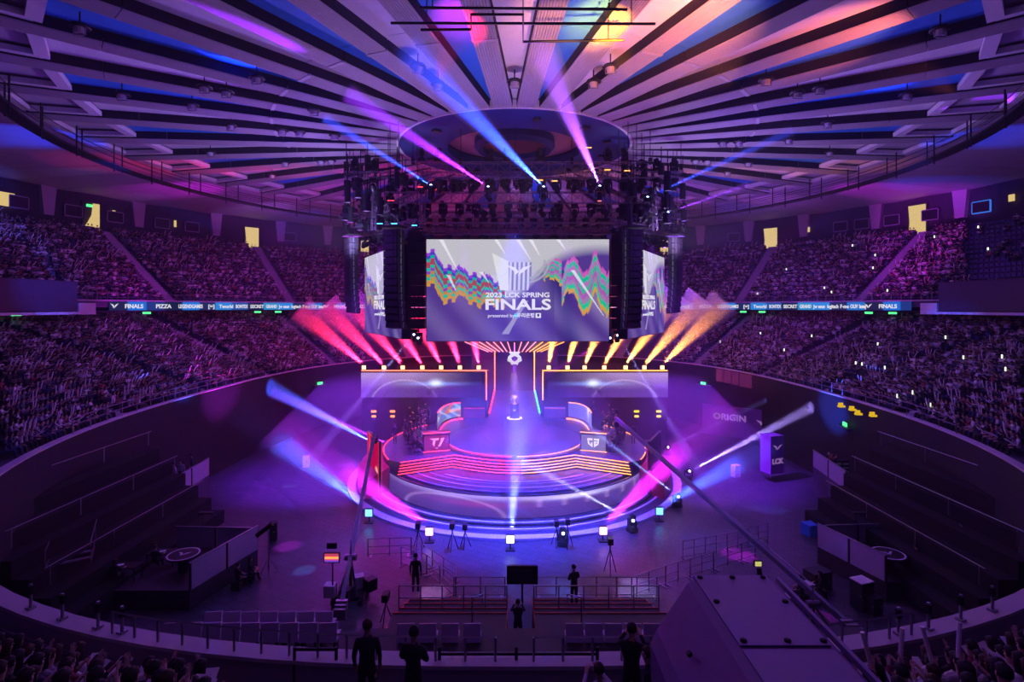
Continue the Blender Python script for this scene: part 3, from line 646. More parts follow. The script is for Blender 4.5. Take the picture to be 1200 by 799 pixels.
# ------------------------------------------------------------------ beams of light in haze
BV = volmat('dense_haze', .085, (1, 1, 1)); BV2 = volmat('soft_haze', .05, (1, 1, 1)); BV3 = volmat('thick_haze', .21, (1, 1, 1))  # added cones of denser haze, shaped so each beam shows and fades
def lightcone(p, q, col, e, ang, L, label, soft=False, r0=.06):
    p = Vector(p); q = Vector(q); d = (q-p).normalized(); t = math.tan(R_(ang/2))
    s = spot('beam_lamp', p+d*.16, q, col, e, ang, .8, .05); s.data.shadow_soft_size = r0*.85 if soft else .05
    c = MB().tube(p+d*.13, p+d*L, r0, 14, t*L*1.04+r0); o = c.build('light_beam', BV3 if soft == 2 else BV2 if soft else BV)
    tag(o, label, 'light beam', kind='stuff'); return s
# ------------------------------------------------------------------ stage
deckm = mat('stage_deck', (.06, .05, .1), .3, noise=.15); deckb = mat('stage_black', (.02, .018, .03), .35); edgew = mat('ring_white', (.62, .55, .72), .5)
deckl = mat('stage_disc', (.2, .17, .27), .35, noise=.1, scale=3); redsk = mat('red_skirt', (.35, .02, .06), .5)
st_ = thing('circular_stage', 'large round black stage with LED front and glowing red and orange steps', 'stage', (0, 0, 0))
MB().sector(11.4, 11.85, 0, 2*PI, 0, 2.0, 96).build('drum', deckb, st_)
MB().lathe([(.01, 2.0), (12.0, 2.0), (12.0, 1.9)], 96).build('lower_deck', deckb, st_)
MB().sector(12.0, 13.0, 0, 2*PI, 0, .35, 96).build('base_step', deckb, st_)
for r0, r1, z0, z1 in ((12.55, 12.75, .35, .37), (13.25, 13.45, .0, .2), (14.2, 14.85, 0, .16)): MB().sector(r0, r1, 0, 2*PI, z0, z1, 120).build('ring_band', edgew, st_)
MB().sector(13.0, 13.25, 0, 2*PI, 0, .22, 96).build('ring_gap', deckb, st_)
MB().sector(13.45, 14.2, 0, 2*PI, 0, .1, 96).build('ring_floor', deckm, st_)
for r, w_, a0, a1 in ((11.2, .05, -150, -30), (10.3, .12, -140, -40), (9.5, .05, -136, -44), (8.9, .16, -128, -52), (11.0, .04, -75, -50)):
    MB().sector(r, r+w_, R_(a0), R_(a1), 2.0, 2.015, 60).build('inlaid_arc', mat('arc_violet', (.45, .25, .7), .4), st_)
# upper deck: back part of the disc, front edge is the chevron of steps
def front(d, n=10):       # plan of the step edge pushed out by d
    pts = [(-9.2, -6.55-d*.9), (-5.1-d*.05, -4.35-d)]
    pts += [(x, -4.35-d-1.75*math.cos(PI/2*x/5.1)) for x in np.linspace(-4.9, 4.9, n)]
    return pts+[(5.1+d*.05, -4.35-d), (9.2, -6.55-d*.9)]
def updeck(z0, z1, d, R=11.9):
    fr = front(d); a0 = math.atan2(fr[-1][1], fr[-1][0]); a1 = 2*PI+math.atan2(fr[0][1], fr[0][0])
    a1 = math.atan2(fr[0][1], fr[0][0])+2*PI
    back = [(R*math.cos(a), R*math.sin(a)) for a in np.linspace(a0+.12, a1-.12, 60)]
    return MB().prism(fr+back, z0, z1)
updeck(2.0, 2.74, 0).build('upper_deck', deckm, st_)
for k in range(4):
    d = .3*(k+1); z = 2.7-.15*(k+1); fr = front(d); fb = front(d-.3)
    m = MB(); n = len(fr); v = [(x, y, 2.0) for x, y in fr]+[(x, y, 2.0) for x, y in fb]+[(x, y, z) for x, y in fr]+[(x, y, z) for x, y in fb]
    f = []
    for i in range(n-1): f += [(i, i+1, 2*n+i+1, 2*n+i), (2*n+i, 2*n+i+1, 3*n+i+1, 3*n+i)]
    f += [(0, 2*n, 3*n, n), (n-1, 2*n-1, 4*n-1, 3*n-1)]; m.add(v, f); stp = m.build('step', deckb, st_)
    pts = [Vector((x, y-.03, z+.02)) for x, y in fr]; h = n//2
    sub(MB().path(pts[:h+1], .035, 5), 'neon_strip', neonR, st_, stp); sub(MB().path(pts[h:], .035, 5), 'neon_strip', neonO, st_, stp)
fr = [Vector((x, y-.03, 2.76)) for x, y in front(0)]; h = len(fr)//2
MB().path(fr[:h+1], .035, 5).build('neon_strip', neonR, st_); MB().path(fr[h:], .035, 5).build('neon_strip', neonO, st_)
MB().lathe([(.01, 3.0), (6.2, 3.0), (6.3, 2.7)], 72, (0, 1, 0)).build('centre_disc', deckl, st_)
MB().sector(6.25, 6.8, 0, 2*PI, 2.7, 2.85, 72, c=(0, 1)).build('disc_step', deckb, st_)
for a0, a1, m_ in ((R_(-158), R_(-92), neonR), (R_(-88), R_(-22), neonO)):
    MB().path([Vector((0, 1, 2.9))+pol(6.35, a0+(a1-a0)*i/24) for i in range(25)], .03, 5).build('neon_strip', m_, st_)
# neon on the rear of the two wings and the walkway
for s, m_ in ((-1, neonR), (1, neonO)):
    ang = [R_(90+(-s)*x) for x in np.linspace(52, 122, 24)] if s > 0 else [R_(90+x) for x in np.linspace(52, 122, 24)]
    for i in range(0, 22, 1):
        if s > 0 and i % 6 > 3: continue
        MB().path([pol(11.85, ang[i], 2.78), pol(11.85, ang[i+1], 2.78)], .035, 4).build('neon_strip', m_, st_)
    MB().sector(11.95, 14.0, min(ang), max(ang), 0, 2.35, 40, z1b=1.4).build('red_skirt', redsk, st_)
MB().box((0, 18.5, 1.42), (6.0, 24, 2.84)).build('walkway', deckl, st_)
def ledgrid(name, root, pos, colf, nu, nv, mt):
    U, V = np.meshgrid(np.linspace(0, 1, nu), np.linspace(0, 1, nv)); x, y, z = pos(U, V)
    v = np.stack([x, y, z], -1).reshape(-1, 3); c = np.ones((nu*nv, 4), dtype=np.float32); c[:, :3] = np.clip(np.stack(colf(U, V), -1), 0, 4).reshape(-1, 3)
    f = [(j*nu+i, (j+1)*nu+i, (j+1)*nu+i+1, j*nu+i+1) for j in range(nv-1) for i in range(nu-1)]
    me = bpy.data.meshes.new(name); off = np.array(root.location) if not root.get('_local') else 0
    me.from_pydata((v-off).tolist(), [], f); at = me.color_attributes.new('Col', 'FLOAT_COLOR', 'POINT'); at.data.foreach_set('color', c.ravel()); me.materials.append(mt); return link(name, me, root)
ledm = colmat('led_picture', True, 1.0)
def band_col(u, v):       # u along, v down: white top, violet grey below, a flare and arcs
    n = .5+.5*np.sin(u*19+3*np.sin(u*7)); top = np.exp(-((v-.1)/.14)**2)*np.exp(-((u-.52)/.33)**2)
    base = np.stack([.15+.05*n, .07+.02*n, .34+.05*n], 0)*(1-.45*v)[None]
    fl = np.exp(-(((u-.63)/.07)**2))*np.exp(-((v-.18)/.09)**2)
    arc = np.exp(-((np.hypot((u-.36)*7, (v-1.05))-.85)/.035)**2)*(v > .12)
    warmr = np.exp(-((v-.45)/.13)**2)*np.exp(-((u-.42)/.1)**2)
    dr = (np.abs(np.sin(u*60))**16)*(v > .2)*(v < .55)*(u > .5)*(u < .85)
    r = base[0]+top*.5+fl*.7+arc*.35+warmr*.25+dr*.3; g = base[1]+top*.47+fl*.85+arc*.25+dr*.22; b = base[2]+top*.62+fl*.8+arc*.3+dr*.25
    return r*.78, g*.66, b*.95
ledgrid('led_front', st_, lambda u, v: (11.9*np.cos(R_(-176)+u*R_(172)), 11.9*np.sin(R_(-176)+u*R_(172)), 1.95-v*1.6), band_col, 200, 24, ledm)
# red graphic board at the left end, black board at the right end of the steps
for s in (-1, 1):
    t = thing('side_board', 'tall %s at the %s end of the stage steps' % (('LED board glowing red and white', 'left') if s < 0 else ('thin black board', 'right')), 'board', (s*10.6, -4, 0))
    A, B = Vector((s*12.75, -3.0, 0)), Vector((s*10.75, -7.0, 0)); d = (B-A).normalized(); nrm = Vector((d.y, -d.x, 0))*(1 if s < 0 else -1)
    if nrm.x*s > 0 and s < 0: pass
    MB().bar((A.x, A.y, 2.3), (B.x, B.y, 2.3), .18, 4.5).build('panel', deckb, t)
    if s < 0:
        def bc(u, v):
            b_ = ((np.sin(u*11+v*9)+np.sin(v*23-u*6))*.5 > .55)*(v > .5); st1 = (np.abs(u-.2) < .05); e = ((u < .04)|(u > .96)|(v < .02))
            return .55+.5*b_+.4*st1+.5*e, .0+.5*b_+.1*st1+.1*e, .06+.3*b_+.02*e
        n2 = Vector((-d.y, d.x, 0)); n2 = n2 if n2.y < 0 else -n2; n2 = n2*.12
        ledgrid('led_face', t, lambda u, v: (A.x+(B.x-A.x)*u+n2.x, A.y+(B.y-A.y)*u+n2.y, 4.5-v*4.3+u*0), bc, 24, 40, ledm)
        ledgrid('led_back', t, lambda u, v: (A.x+(B.x-A.x)*u-n2.x, A.y+(B.y-A.y)*u-n2.y, 4.5-v*4.3+u*0), bc, 24, 40, ledm)
# podiums with team emblems
def flatpoly(root, name, polys, M, mt):
    m = MB()
    for q in polys:
        n = len(q); m.add([M@Vector((x, 0, z)) for x, z in q]+[M@Vector((x, .03, z)) for x, z in q], [tuple(range(n)), tuple(range(2*n-1, n-1, -1))]+[(i, (i+1) % n, n+(i+1) % n, n+i) for i in range(n)])
    return m.build(name, mt, root)
for s, px0, px1, nm, nn in ((-1, 496, 527, 'red glowing panel and an angular T1 emblem', neonR), (1, 680, 711, 'grey glowing panel and a white shield emblem', neonO)):
    A = PG(px0, 531 if s < 0 else 528.5, 2.74); B = PG(px1, 528.5 if s < 0 else 531, 2.74); c = (A+B)/2; d = (B-A); L = d.length; rz = math.atan2(d.y, d.x)
    t = thing('podium', 'stage podium with a %s' % nm, 'podium', c); M = Matrix.Translation(c)@Matrix.Rotation(rz, 4, 'Z')
    MB().box(M@Vector((0, .45, .8)), (L, .9, 1.6), rz).build('body', deckb, t)
    MB().box(M@Vector((0, -.03, .82)), (L*.92, .06, 1.3), rz).build('lit_panel', emit('panel_red', (.45, .01, .1), .7) if s < 0 else emit('panel_grey', (.32, .26, .33), .7), t)
    MB().bar(M@Vector((-L/2, -.05, 1.68)), M@Vector((L/2, -.05, 1.68)), .06).build('neon_strip', nn, t); MB().bar(M@Vector((-L/2, -.05, -.0+.1)), M@Vector((L/2, -.05, .1)), .05).build('neon_strip', nn, t)
    MB().box(M@Vector((0, .45, 1.64)), (L*1.05, 1.0, .08), rz).build('top', deckb, t)
    M2 = M@Matrix.Translation((0, -.12, .85))
    if s < 0:
        flatpoly(t, 'emblem', [[(-.62, .38), (.22, .38), (.12, .2), (-.1, .2), (-.22, -.34), (-.38, -.1), (-.3, .2)][::1], [(.4, .38), (.68, .38), (.3, -.34), (.1, -.34), (.38, .2), (.31, .2)]], M2, emit('emblem_pink', (1, .35, .5), 1.3))
        flatpoly(t, 'small_print', [[(-.12, -.5), (.12, -.5), (.12, -.44), (-.12, -.44)]], M2, emit('emblem_pink', (1, .35, .5), 1.3))
    else:
        flatpoly(t, 'emblem', [[(-.52, .36), (-.06, .36), (-.06, .2), (-.36, .2), (-.34, -.05), (-.2, -.18), (-.2, 0), (-.06, 0), (-.06, -.42), (-.46, -.12)], [(.52, .36), (.46, -.12), (.06, -.42), (.06, .12), (.3, .12), (.3, 0), (.2, -.02), (.2, -.14), (.34, -.02), (.36, .2), (.06, .2), (.06, .36)]], M2, emit('emblem_white', (1, .9, 1), 1.1))
# curved screens behind the players
def curveL(u, v):
    w1 = np.sin(u*9+2.5*np.sin(v*5+u*4)); w2 = np.sin(u*14-v*3+2*np.sin(u*6-v*7)+1)
    return .12+.75*(w1 > .45)+.3*(w2 > .7), .2+.45*(w2 > .35), .35*(w1 < .2)+.3*(w2 > .7)
def curveR(u, v): return .16+.12*u+.9*np.exp(-((u-.75)/.07)**2)*v, .14+.14*u+.9*np.exp(-((u-.75)/.07)**2)*v, .4+.25*u+.6*np.exp(-((u-.75)/.07)**2)*v
for s in (-1, 1):
    c0 = Vector((s*3.9, 8.0, 0)); t = thing('curved_screen', 'small curved %s screen behind the %s player desk' % (('many-coloured', 'left') if s < 0 else ('blue-white', 'right')), 'screen', (s*6, 9.5, 2.74))
    P0, P1, P2 = PG(540, 489, 2.9), PG(518, 490, 2.9), PG(513, 503, 2.9)
    if s > 0: P0, P1, P2 = [Vector((-q.x, q.y, q.z)) for q in (P0, P1, P2)]
    def bz(u): return (P0.x*(1-u)**2+2*P1.x*u*(1-u)+P2.x*u*u, P0.y*(1-u)**2+2*P1.y*u*(1-u)+P2.y*u*u)
    ledgrid('led_face', t, lambda u, v: (*bz(u), 3.0+1.5*v), curveL if s < 0 else curveR, 40, 20, ledm)
    MB().path([Vector((*bz(u), 4.58)) for u in np.linspace(0, 1, 16)], .05, 4).build('neon_strip', neonR if s < 0 else neonO, t)
    for dz in (0, .25): MB().path([Vector((bz(u)[0]-s*.3, bz(u)[1]-.4-dz, 2.9-dz*.2)) for u in np.linspace(0, 1, 16)], .04, 4).build('neon_strip', neonR if s < 0 else neonO, t)
    bk = MB(); pts = [bz(u) for u in np.linspace(0, 1, 16)]
    for a, b in zip(pts[:-1], pts[1:]): bk.bar((a[0]+s*.12, a[1]+.12, 3.6), (b[0]+s*.12, b[1]+.12, 3.6), .1, 1.9)
    bk.build('screen_back', deckb, t)
# side walls with screens and strobes
def wall_col(flip):
    def f(u, v):
        if flip: u = 1-u
        g = np.clip((u-.78)/-.35+0, 0, 1)*1.0; g = np.clip((.92-u)/.5, 0, 1)
        top = (1-np.clip((v-.1)/.6, 0, 1)); fl = np.exp(-((v-.45)/.07)**2)*np.exp(-((u-.62)/.22)**2); core = np.exp(-((v-.42)/.14)**2)*np.exp(-((u-.62)/.05)**2)
        arc = np.exp(-((np.hypot((u-.36)*3.6, (v-1.3))-1.0)/.03)**2); dk = ((np.sin(u*80)+np.sin(v*13+u*40)) > .8)*(v > .6)*(u > .5)*(u < .68)
        r = (.13+.36*top)*g+.15*fl+.9*core+.3*arc*g; gg = (.05+.26*top)*g+.35*fl+1.0*core+.25*arc*g; b = (.36+.3*top)*g+.9*fl+1.2*core+.3*arc*g
        return r*(1-.6*dk)+.02, gg*(1-.6*dk)+.01, b*(1-.5*dk)+.05
    return f
SZ = 12.0   # the wall's y
for s in (-1, 1):
    zt = CZ-(434-360)*(SZ+50)/FP; nm = 'left' if s < 0 else 'right'; nn = neonO if s > 0 else emit('neon_coral', (1, .12, .06), 5)
    t = thing('screen_wall', 'long stage wall with LED screen and glowing frame on the %s of the walkway' % nm, 'screen wall', (s*10.4, SZ, 0))
    MB().box((s*10.4, SZ+.3, 4.0), (14.4, .5, 8.0)).build('wall_panel', deckb, t)
    MB().box((s*10.4, SZ+.45, zt-.15), (14.8, .9, .3)).build('top_beam', deckb, t)
    ledgrid('led_screen', t, lambda u, v: ((-17.7+u*13.9) if s < 0 else (3.8+u*13.9), SZ-.02+0*u, zt-.25-v*2.85), wall_col(s > 0), 180, 40, ledm)
    MB().box((s*10.4, SZ-.15, zt), (14.4, .1, .12)).build('neon_strip', nn, t); MB().box((s*3.25, SZ-.15, zt-1.7), (.13, .1, 3.4)).build('neon_strip', nn, t)
    MB().box((s*4.6, SZ-.6, 3.3), (2.4, .8, 1.1)).build('lit_counter', mat('counter_red', (.5, .03, .08), .4) if s < 0 else mat('counter_orange', (.4, .15, .12), .4), t)
    MB().bar((s*3.4, SZ-1.05, 3.85), (s*5.8, SZ-1.05, 3.85), .05).build('neon_strip', emit('neon_dim_red', (1, .05, .1), 1.6) if s < 0 else emit('neon_dim_orange', (1, .25, .1), 1.2), t)
    xs = [426.5, 450, 472, 495, 517, 539, 561] if s < 0 else [643, 665, 685, 708, 733, 755, 776]
    for i, px in enumerate(xs):
        p = P(px, 430.5, SZ+50.3); f = thing('strobe_light', '%s square strobe lamp on top of the %s screen wall, number %d from the outer end' % ('Red-beamed' if s < 0 else 'Orange-beamed', nm, (i if s < 0 else 6-i)+1), 'stage light', p, 'strobes on the %s wall' % nm)
        f['label'] = ['outermost', 'second', 'third', 'middle', 'fifth', 'sixth', 'innermost'][i if s < 0 else 6-i]+' of the seven square strobe lamps on the %s screen wall' % nm
        MB().box(p+Vector((0, .12, 0)), (.5, .3, .5)).build('housing', black, f); MB().box(p+Vector((0, -.05, 0)), (.42, .06, .42)).build('lens', emit('strobe_amber', (1, .5, .15) if s < 0 else (1, .62, .3), 6), f); MB().box(p+Vector((0, .1, -.35)), (.1, .1, .3)).build('stem', black, f)
        k = abs(px-603)/180.0; q = p+Vector((s*(.1+7.5*(k-.1)), -1.5, 7.5 if s > 0 else 6.5))
        lightcone(p+Vector((0, -.05, .3)), q, RED if s < 0 else ORA, 110000 if s < 0 else 80000, 19, 9.5 if s < 0 else 10, 'broad %s light beam rising from the %s strobe of the %s screen wall' % ('red' if s < 0 else 'orange', ['outermost', 'second', 'third', 'middle', 'fifth', 'sixth', 'innermost'][i if s < 0 else 6-i], nm), 2, .22)
    for j, (px, py) in enumerate([(438, 482), (460, 482)] if s < 0 else [(746, 482), (772, 482)]):
        p = P(px, py, 60); f = thing('blinder_light', 'pair of small %s lamps standing behind the %s stage wing, %s pair' % ('orange' if s < 0 else 'yellow', nm, ('outer' if (j == 0) == (s < 0) else 'inner')), 'stage light', (p.x, p.y, 0))
        MB().tube((p.x, p.y+.2, 0), (p.x, p.y+.2, p.z+.2), .05, 6).build('stand', black, f)
        for dz in (0, -.55): MB().box((p.x, p.y, p.z+dz), (.55 if dz == 0 else .45, .12, .22)).build('lamp', emit('blinder_red', (1, .25, .03), 3) if s < 0 else emit('blinder_yellow', (1, .65, .03), 2.2), f)
# portal at the far end of the walkway
pt = thing('stage_portal', 'tall dark portal with violet backdrop closing the far end of the walkway', 'portal', (0, 31, 0))
MB().box((0, 31.4, 6), (13, .3, 12)).build('backdrop', mat('backdrop_violet', (.16, .06, .3), .6), pt)
for s, n1, n2 in ((-1, emit('neon_coral', (1, .12, .06), 5), neonR), (1, neonO, neonB)):
    MB().box((s*2.85, 30.8, 6.0), (.3, .9, 9)).build('pillar', deckb, pt); MB().box((s*2.95, 30.2, 6.3), (.16, .12, 7.6)).build('neon_strip', n1, pt)
    MB().bar((s*3.0, 30, 2.95), (s*2.95, 13, 2.95), .14).build('neon_strip', n2, pt); MB().box((s*3.12, 21.5, 1.5), (.14, 18, 2.9)).build('walkway_side', deckb, pt)
cnp = thing('canopy', 'dark slanted canopy with a fan of thin pink neon lines below the main screen', 'canopy', (0, 16, 10.5))
a_, b_, c_, d_ = P(545, 400, 62), P(661, 400, 62), P(633, 412, 70), P(573, 412, 70)
MB().add([a_, b_, c_, d_]+[v+Vector((0, .6, .5)) for v in (a_, b_, c_, d_)], [(3, 2, 1, 0), (4, 5, 6, 7), (0, 1, 5, 4), (1, 2, 6, 5), (2, 3, 7, 6), (3, 0, 4, 7)]).build('board', deckb, cnp)
for i in range(15):
    u = i/14; A = a_.lerp(b_, u); B = d_.lerp(c_, .5+(u-.5)*1.0); MB().bar(A+Vector((0, -.12, -.05)), A.lerp(B, .97)+Vector((0, -.12, -.05)), .055).build('neon_line', neonP if i < 11 else neonO, cnp)
for s in (-1, 1): MB().tube((s*2.5, 19, 11), (s*2.5, 19, 22), .05).build('hanging_cable', black, cnp)
# dragon-like white emblem -> symmetric knotwork crest
em = thing('hanging_emblem', 'white knotted crest emblem glowing above the far end of the walkway', 'emblem', P(603, 419, 79)); M = Matrix.Translation(em.location)
for q in ([(0, 8), (3, 9), (6, 12), (8, 8), (5, 4), (8, 1), (9, -4), (5, -6), (4, -9), (0, -8), (0, -5), (3, -3), (4, 0), (0, 2)],):
    qq = [(x*.12, z*.12) for x, z in q]; flatpoly(em, 'crest_half', [qq], M, whitee); flatpoly(em, 'crest_half', [[(-x, z) for x, z in qq][::-1]], M, whitee)
for s in (-1, 1): MB().tube(em.location+Vector((s*.5, .1, .9)), em.location+Vector((s*.5, .1, 5)), .02).build('wire', black, em)
MB().box(em.location+Vector((0, .2, 0)), (1.2, .1, 1.2)).build('backplate', mat('backdrop_violet', (.16, .06, .3)), em)
# trophy on its plinth
tp = PG(603, 490, 2.84); t = thing('trophy_plinth', 'black round plinth with glowing base ring on the walkway', 'plinth', tp)
MB().lathe([(.62, 0), (.62, .12), (.52, .14), (.5, 1.55), (.53, 1.6), (.01, 1.6)], 24, tp).build('drum', mat('plinth_black', (.02, .02, .03), .25), t)
MB().lathe([(.63, .02), (.85, .02), (.85, .07), (.63, .07)], 28, tp).build('glow_ring', emit('ring_glow', (.9, .7, 1), 3), t)
MB().box(tp+Vector((0, -.53, 1.0)), (.3, .03, .2)).build('emblem', whitee, t)
t = thing('trophy', 'silver two-handled trophy cup standing on the black plinth', 'trophy', tp+Vector((0, 0, 1.6))); tq = t.location; silver = mat('silver', (.85, .82, .88), .4, .6); spot('trophy_key', (0, -9, 11), tq+Vector((0, 0, .3)), (1, .7, 1), 3.5e4, 7, .6)  # unseen spot added in mid-air to brighten the silver cup
MB().lathe([(.01, 0), (.25, 0), (.22, .08), (.07, .16), (.05, .38), (.12, .46), (.26, .62), (.34, .98), (.31, .98), (.22, .66), (.01, .5)], 20, tq).build('cup', silver, t, smooth=True)
for s in (-1, 1): MB().path([tq+Vector((s*(.2+.22*math.sin(a)), 0, .95-.2*a)) for a in np.linspace(0, PI/1.2, 8)], .03, 5).build('handle', silver, t)
# player desks, monitors, chairs, players
def gchair(label, loc, rz, group):
    t = thing('gaming_chair', label, 'chair', loc, group, local=True); t.rotation_euler = (0, 0, rz)
    MB().box((0, 0, .45), (.5, .5, .1)).build('seat', black, t); MB().add([(-.24, -.25, .5), (.24, -.25, .5), (.3, -.36, 1.05), (.16, -.42, 1.4), (-.16, -.42, 1.4), (-.3, -.36, 1.05)]+[(-.24, -.33, .5), (.24, -.33, .5), (.3, -.46, 1.05), (.16, -.52, 1.4), (-.16, -.52, 1.4), (-.3, -.46, 1.05)], [(0, 1, 2, 3, 4, 5), (11, 10, 9, 8, 7, 6)]+[(i, 6+i, 6+(i+1) % 6, (i+1) % 6) for i in range(6)]).build('backrest', black, t)
    MB().tube((0, 0, .08), (0, 0, .42), .04, 6).build('column', steel, t); m = MB()
    for i in range(5): m.bar((0, 0, .08), (.32*math.cos(i*1.257), .32*math.sin(i*1.257), .05), .05)
    m.build('base', black, t); return t
for s in (-1, 1):
    nm = 'left' if s < 0 else 'right'; n = 5; pts = [pol(1, R_(90-s*x))*r for x, r in zip(np.linspace(112, 78, n), np.linspace(8.3, 9.4, n))]
    dk = thing('player_desk', 'long black player desk on the %s wing of the stage' % nm, 'desk', pts[2]+Vector((0, 0, 2.74))); m = MB(); m2 = MB()
    for a, b in zip(pts[:-1], pts[1:]): m.bar((a.x, a.y, 3.46), (b.x, b.y, 3.46), .8, .06); m2.bar((a.x-s*-.0, a.y, 3.08), (b.x, b.y, 3.08), .1, .66)
    m.build('desk_top', deckb, dk); m2.build('modesty_panel', deckb, dk)
    for i, p in enumerate(pts):
        rz = math.atan2(p.y-1, p.x)+PI/2; ord_ = ['nearest the podium', 'second from the podium', 'in the middle', 'second from the back', 'at the back'][i]
        d = pol(1, rz-PI/2)   # outwards
        seat = Vector((p.x, p.y, 2.74))+d*.85
        gchair('black gaming chair at the %s player desk, %s' % (nm, ord_), seat, rz, 'gaming chairs')
        person('sit_desk', i % 2, seat+Vector((0, 0, 0)), rz, 'player seated at the %s stage desk, %s' % (nm, ord_), 'players', allblack=True)
        mo = thing('monitor', 'monitor on the %s player desk, %s' % (nm, ord_), 'monitor', (p.x, p.y, 3.49), 'player monitors', local=True); mo.rotation_euler = (0, 0, rz)
        MB().box((0, .1, .36), (.6, .05, .36)).build('screen_body', black, mo); MB().box((0, .07, .36), (.56, .01, .32)).build('display', emit('display_blue', (.3, .4, .9), .8), mo); MB().box((0, .12, .1), (.08, .06, .2)).box((0, .12, .01), (.3, .2, .02)).build('stand', black, mo)
# crew cluster, lamps and a tall camera pole at the back of each wing
for s in (-1, 1):
    nm = 'left' if s < 0 else 'right'; c = PG(603+s*113, 509, 2.74); t = thing('camera_tripod', 'black tripod with camera and small lamps standing on the %s wing of the stage' % nm, 'camera', c)
    for a in range(3): MB().tube(c+pol(.5, a*2.09), c+Vector((0, 0, 1.4)), .03, 5).build('leg', black, t)
    MB().box(c+Vector((0, 0, 1.65)), (.35, .7, .35)).build('camera_body', black, t); MB().tube(c+Vector((0, -.35, 1.65)), c+Vector((0, -.7, 1.65)), .1, 8, .13).build('lens', black, t); MB().tube(c+Vector((0, 0, 1.4)), c+Vector((0, 0, 3.2)), .04).build('mast', black, t)
    m = MB()
    for k in range(26): 
        q = c+Vector((random.uniform(-.9, .7), random.uniform(-.3, .6), random.uniform(.2, 2.9))); m.box(q, (.09, .05, .07))
    m.build('indicator_lamps', emit('indicator', (1, .25, .2), .9), t)
    fr_ = MB()
    for k in range(5): fr_.tube(c+Vector((-.8+.35*k, .4, 0)), c+Vector((-.8+.35*k, .4, 1.2+.35*k if k < 4 else 1.6)), .05, 5).box(c+Vector((-.8+.35*k, .35, 1.0+.3*k)), (.34, .25, .4))
    fr_.build('equipment_rack', black, t)
for i, (px, py, s) in enumerate([(474, 512, 'left wing left of the tripod'), (503, 497, 'left wing behind the podium'), (695, 488, 'right wing near the curved screen'), (722, 508, 'right wing beside the tripod'), (742, 520, 'right stage edge by the black board'), (463, 520, 'left stage edge by the red board')]):
    c = PG(px, py, 2.74); person('stand', i % 2, c, random.uniform(2, 4), 'crew member dressed in black standing on the %s' % s, allblack=True)
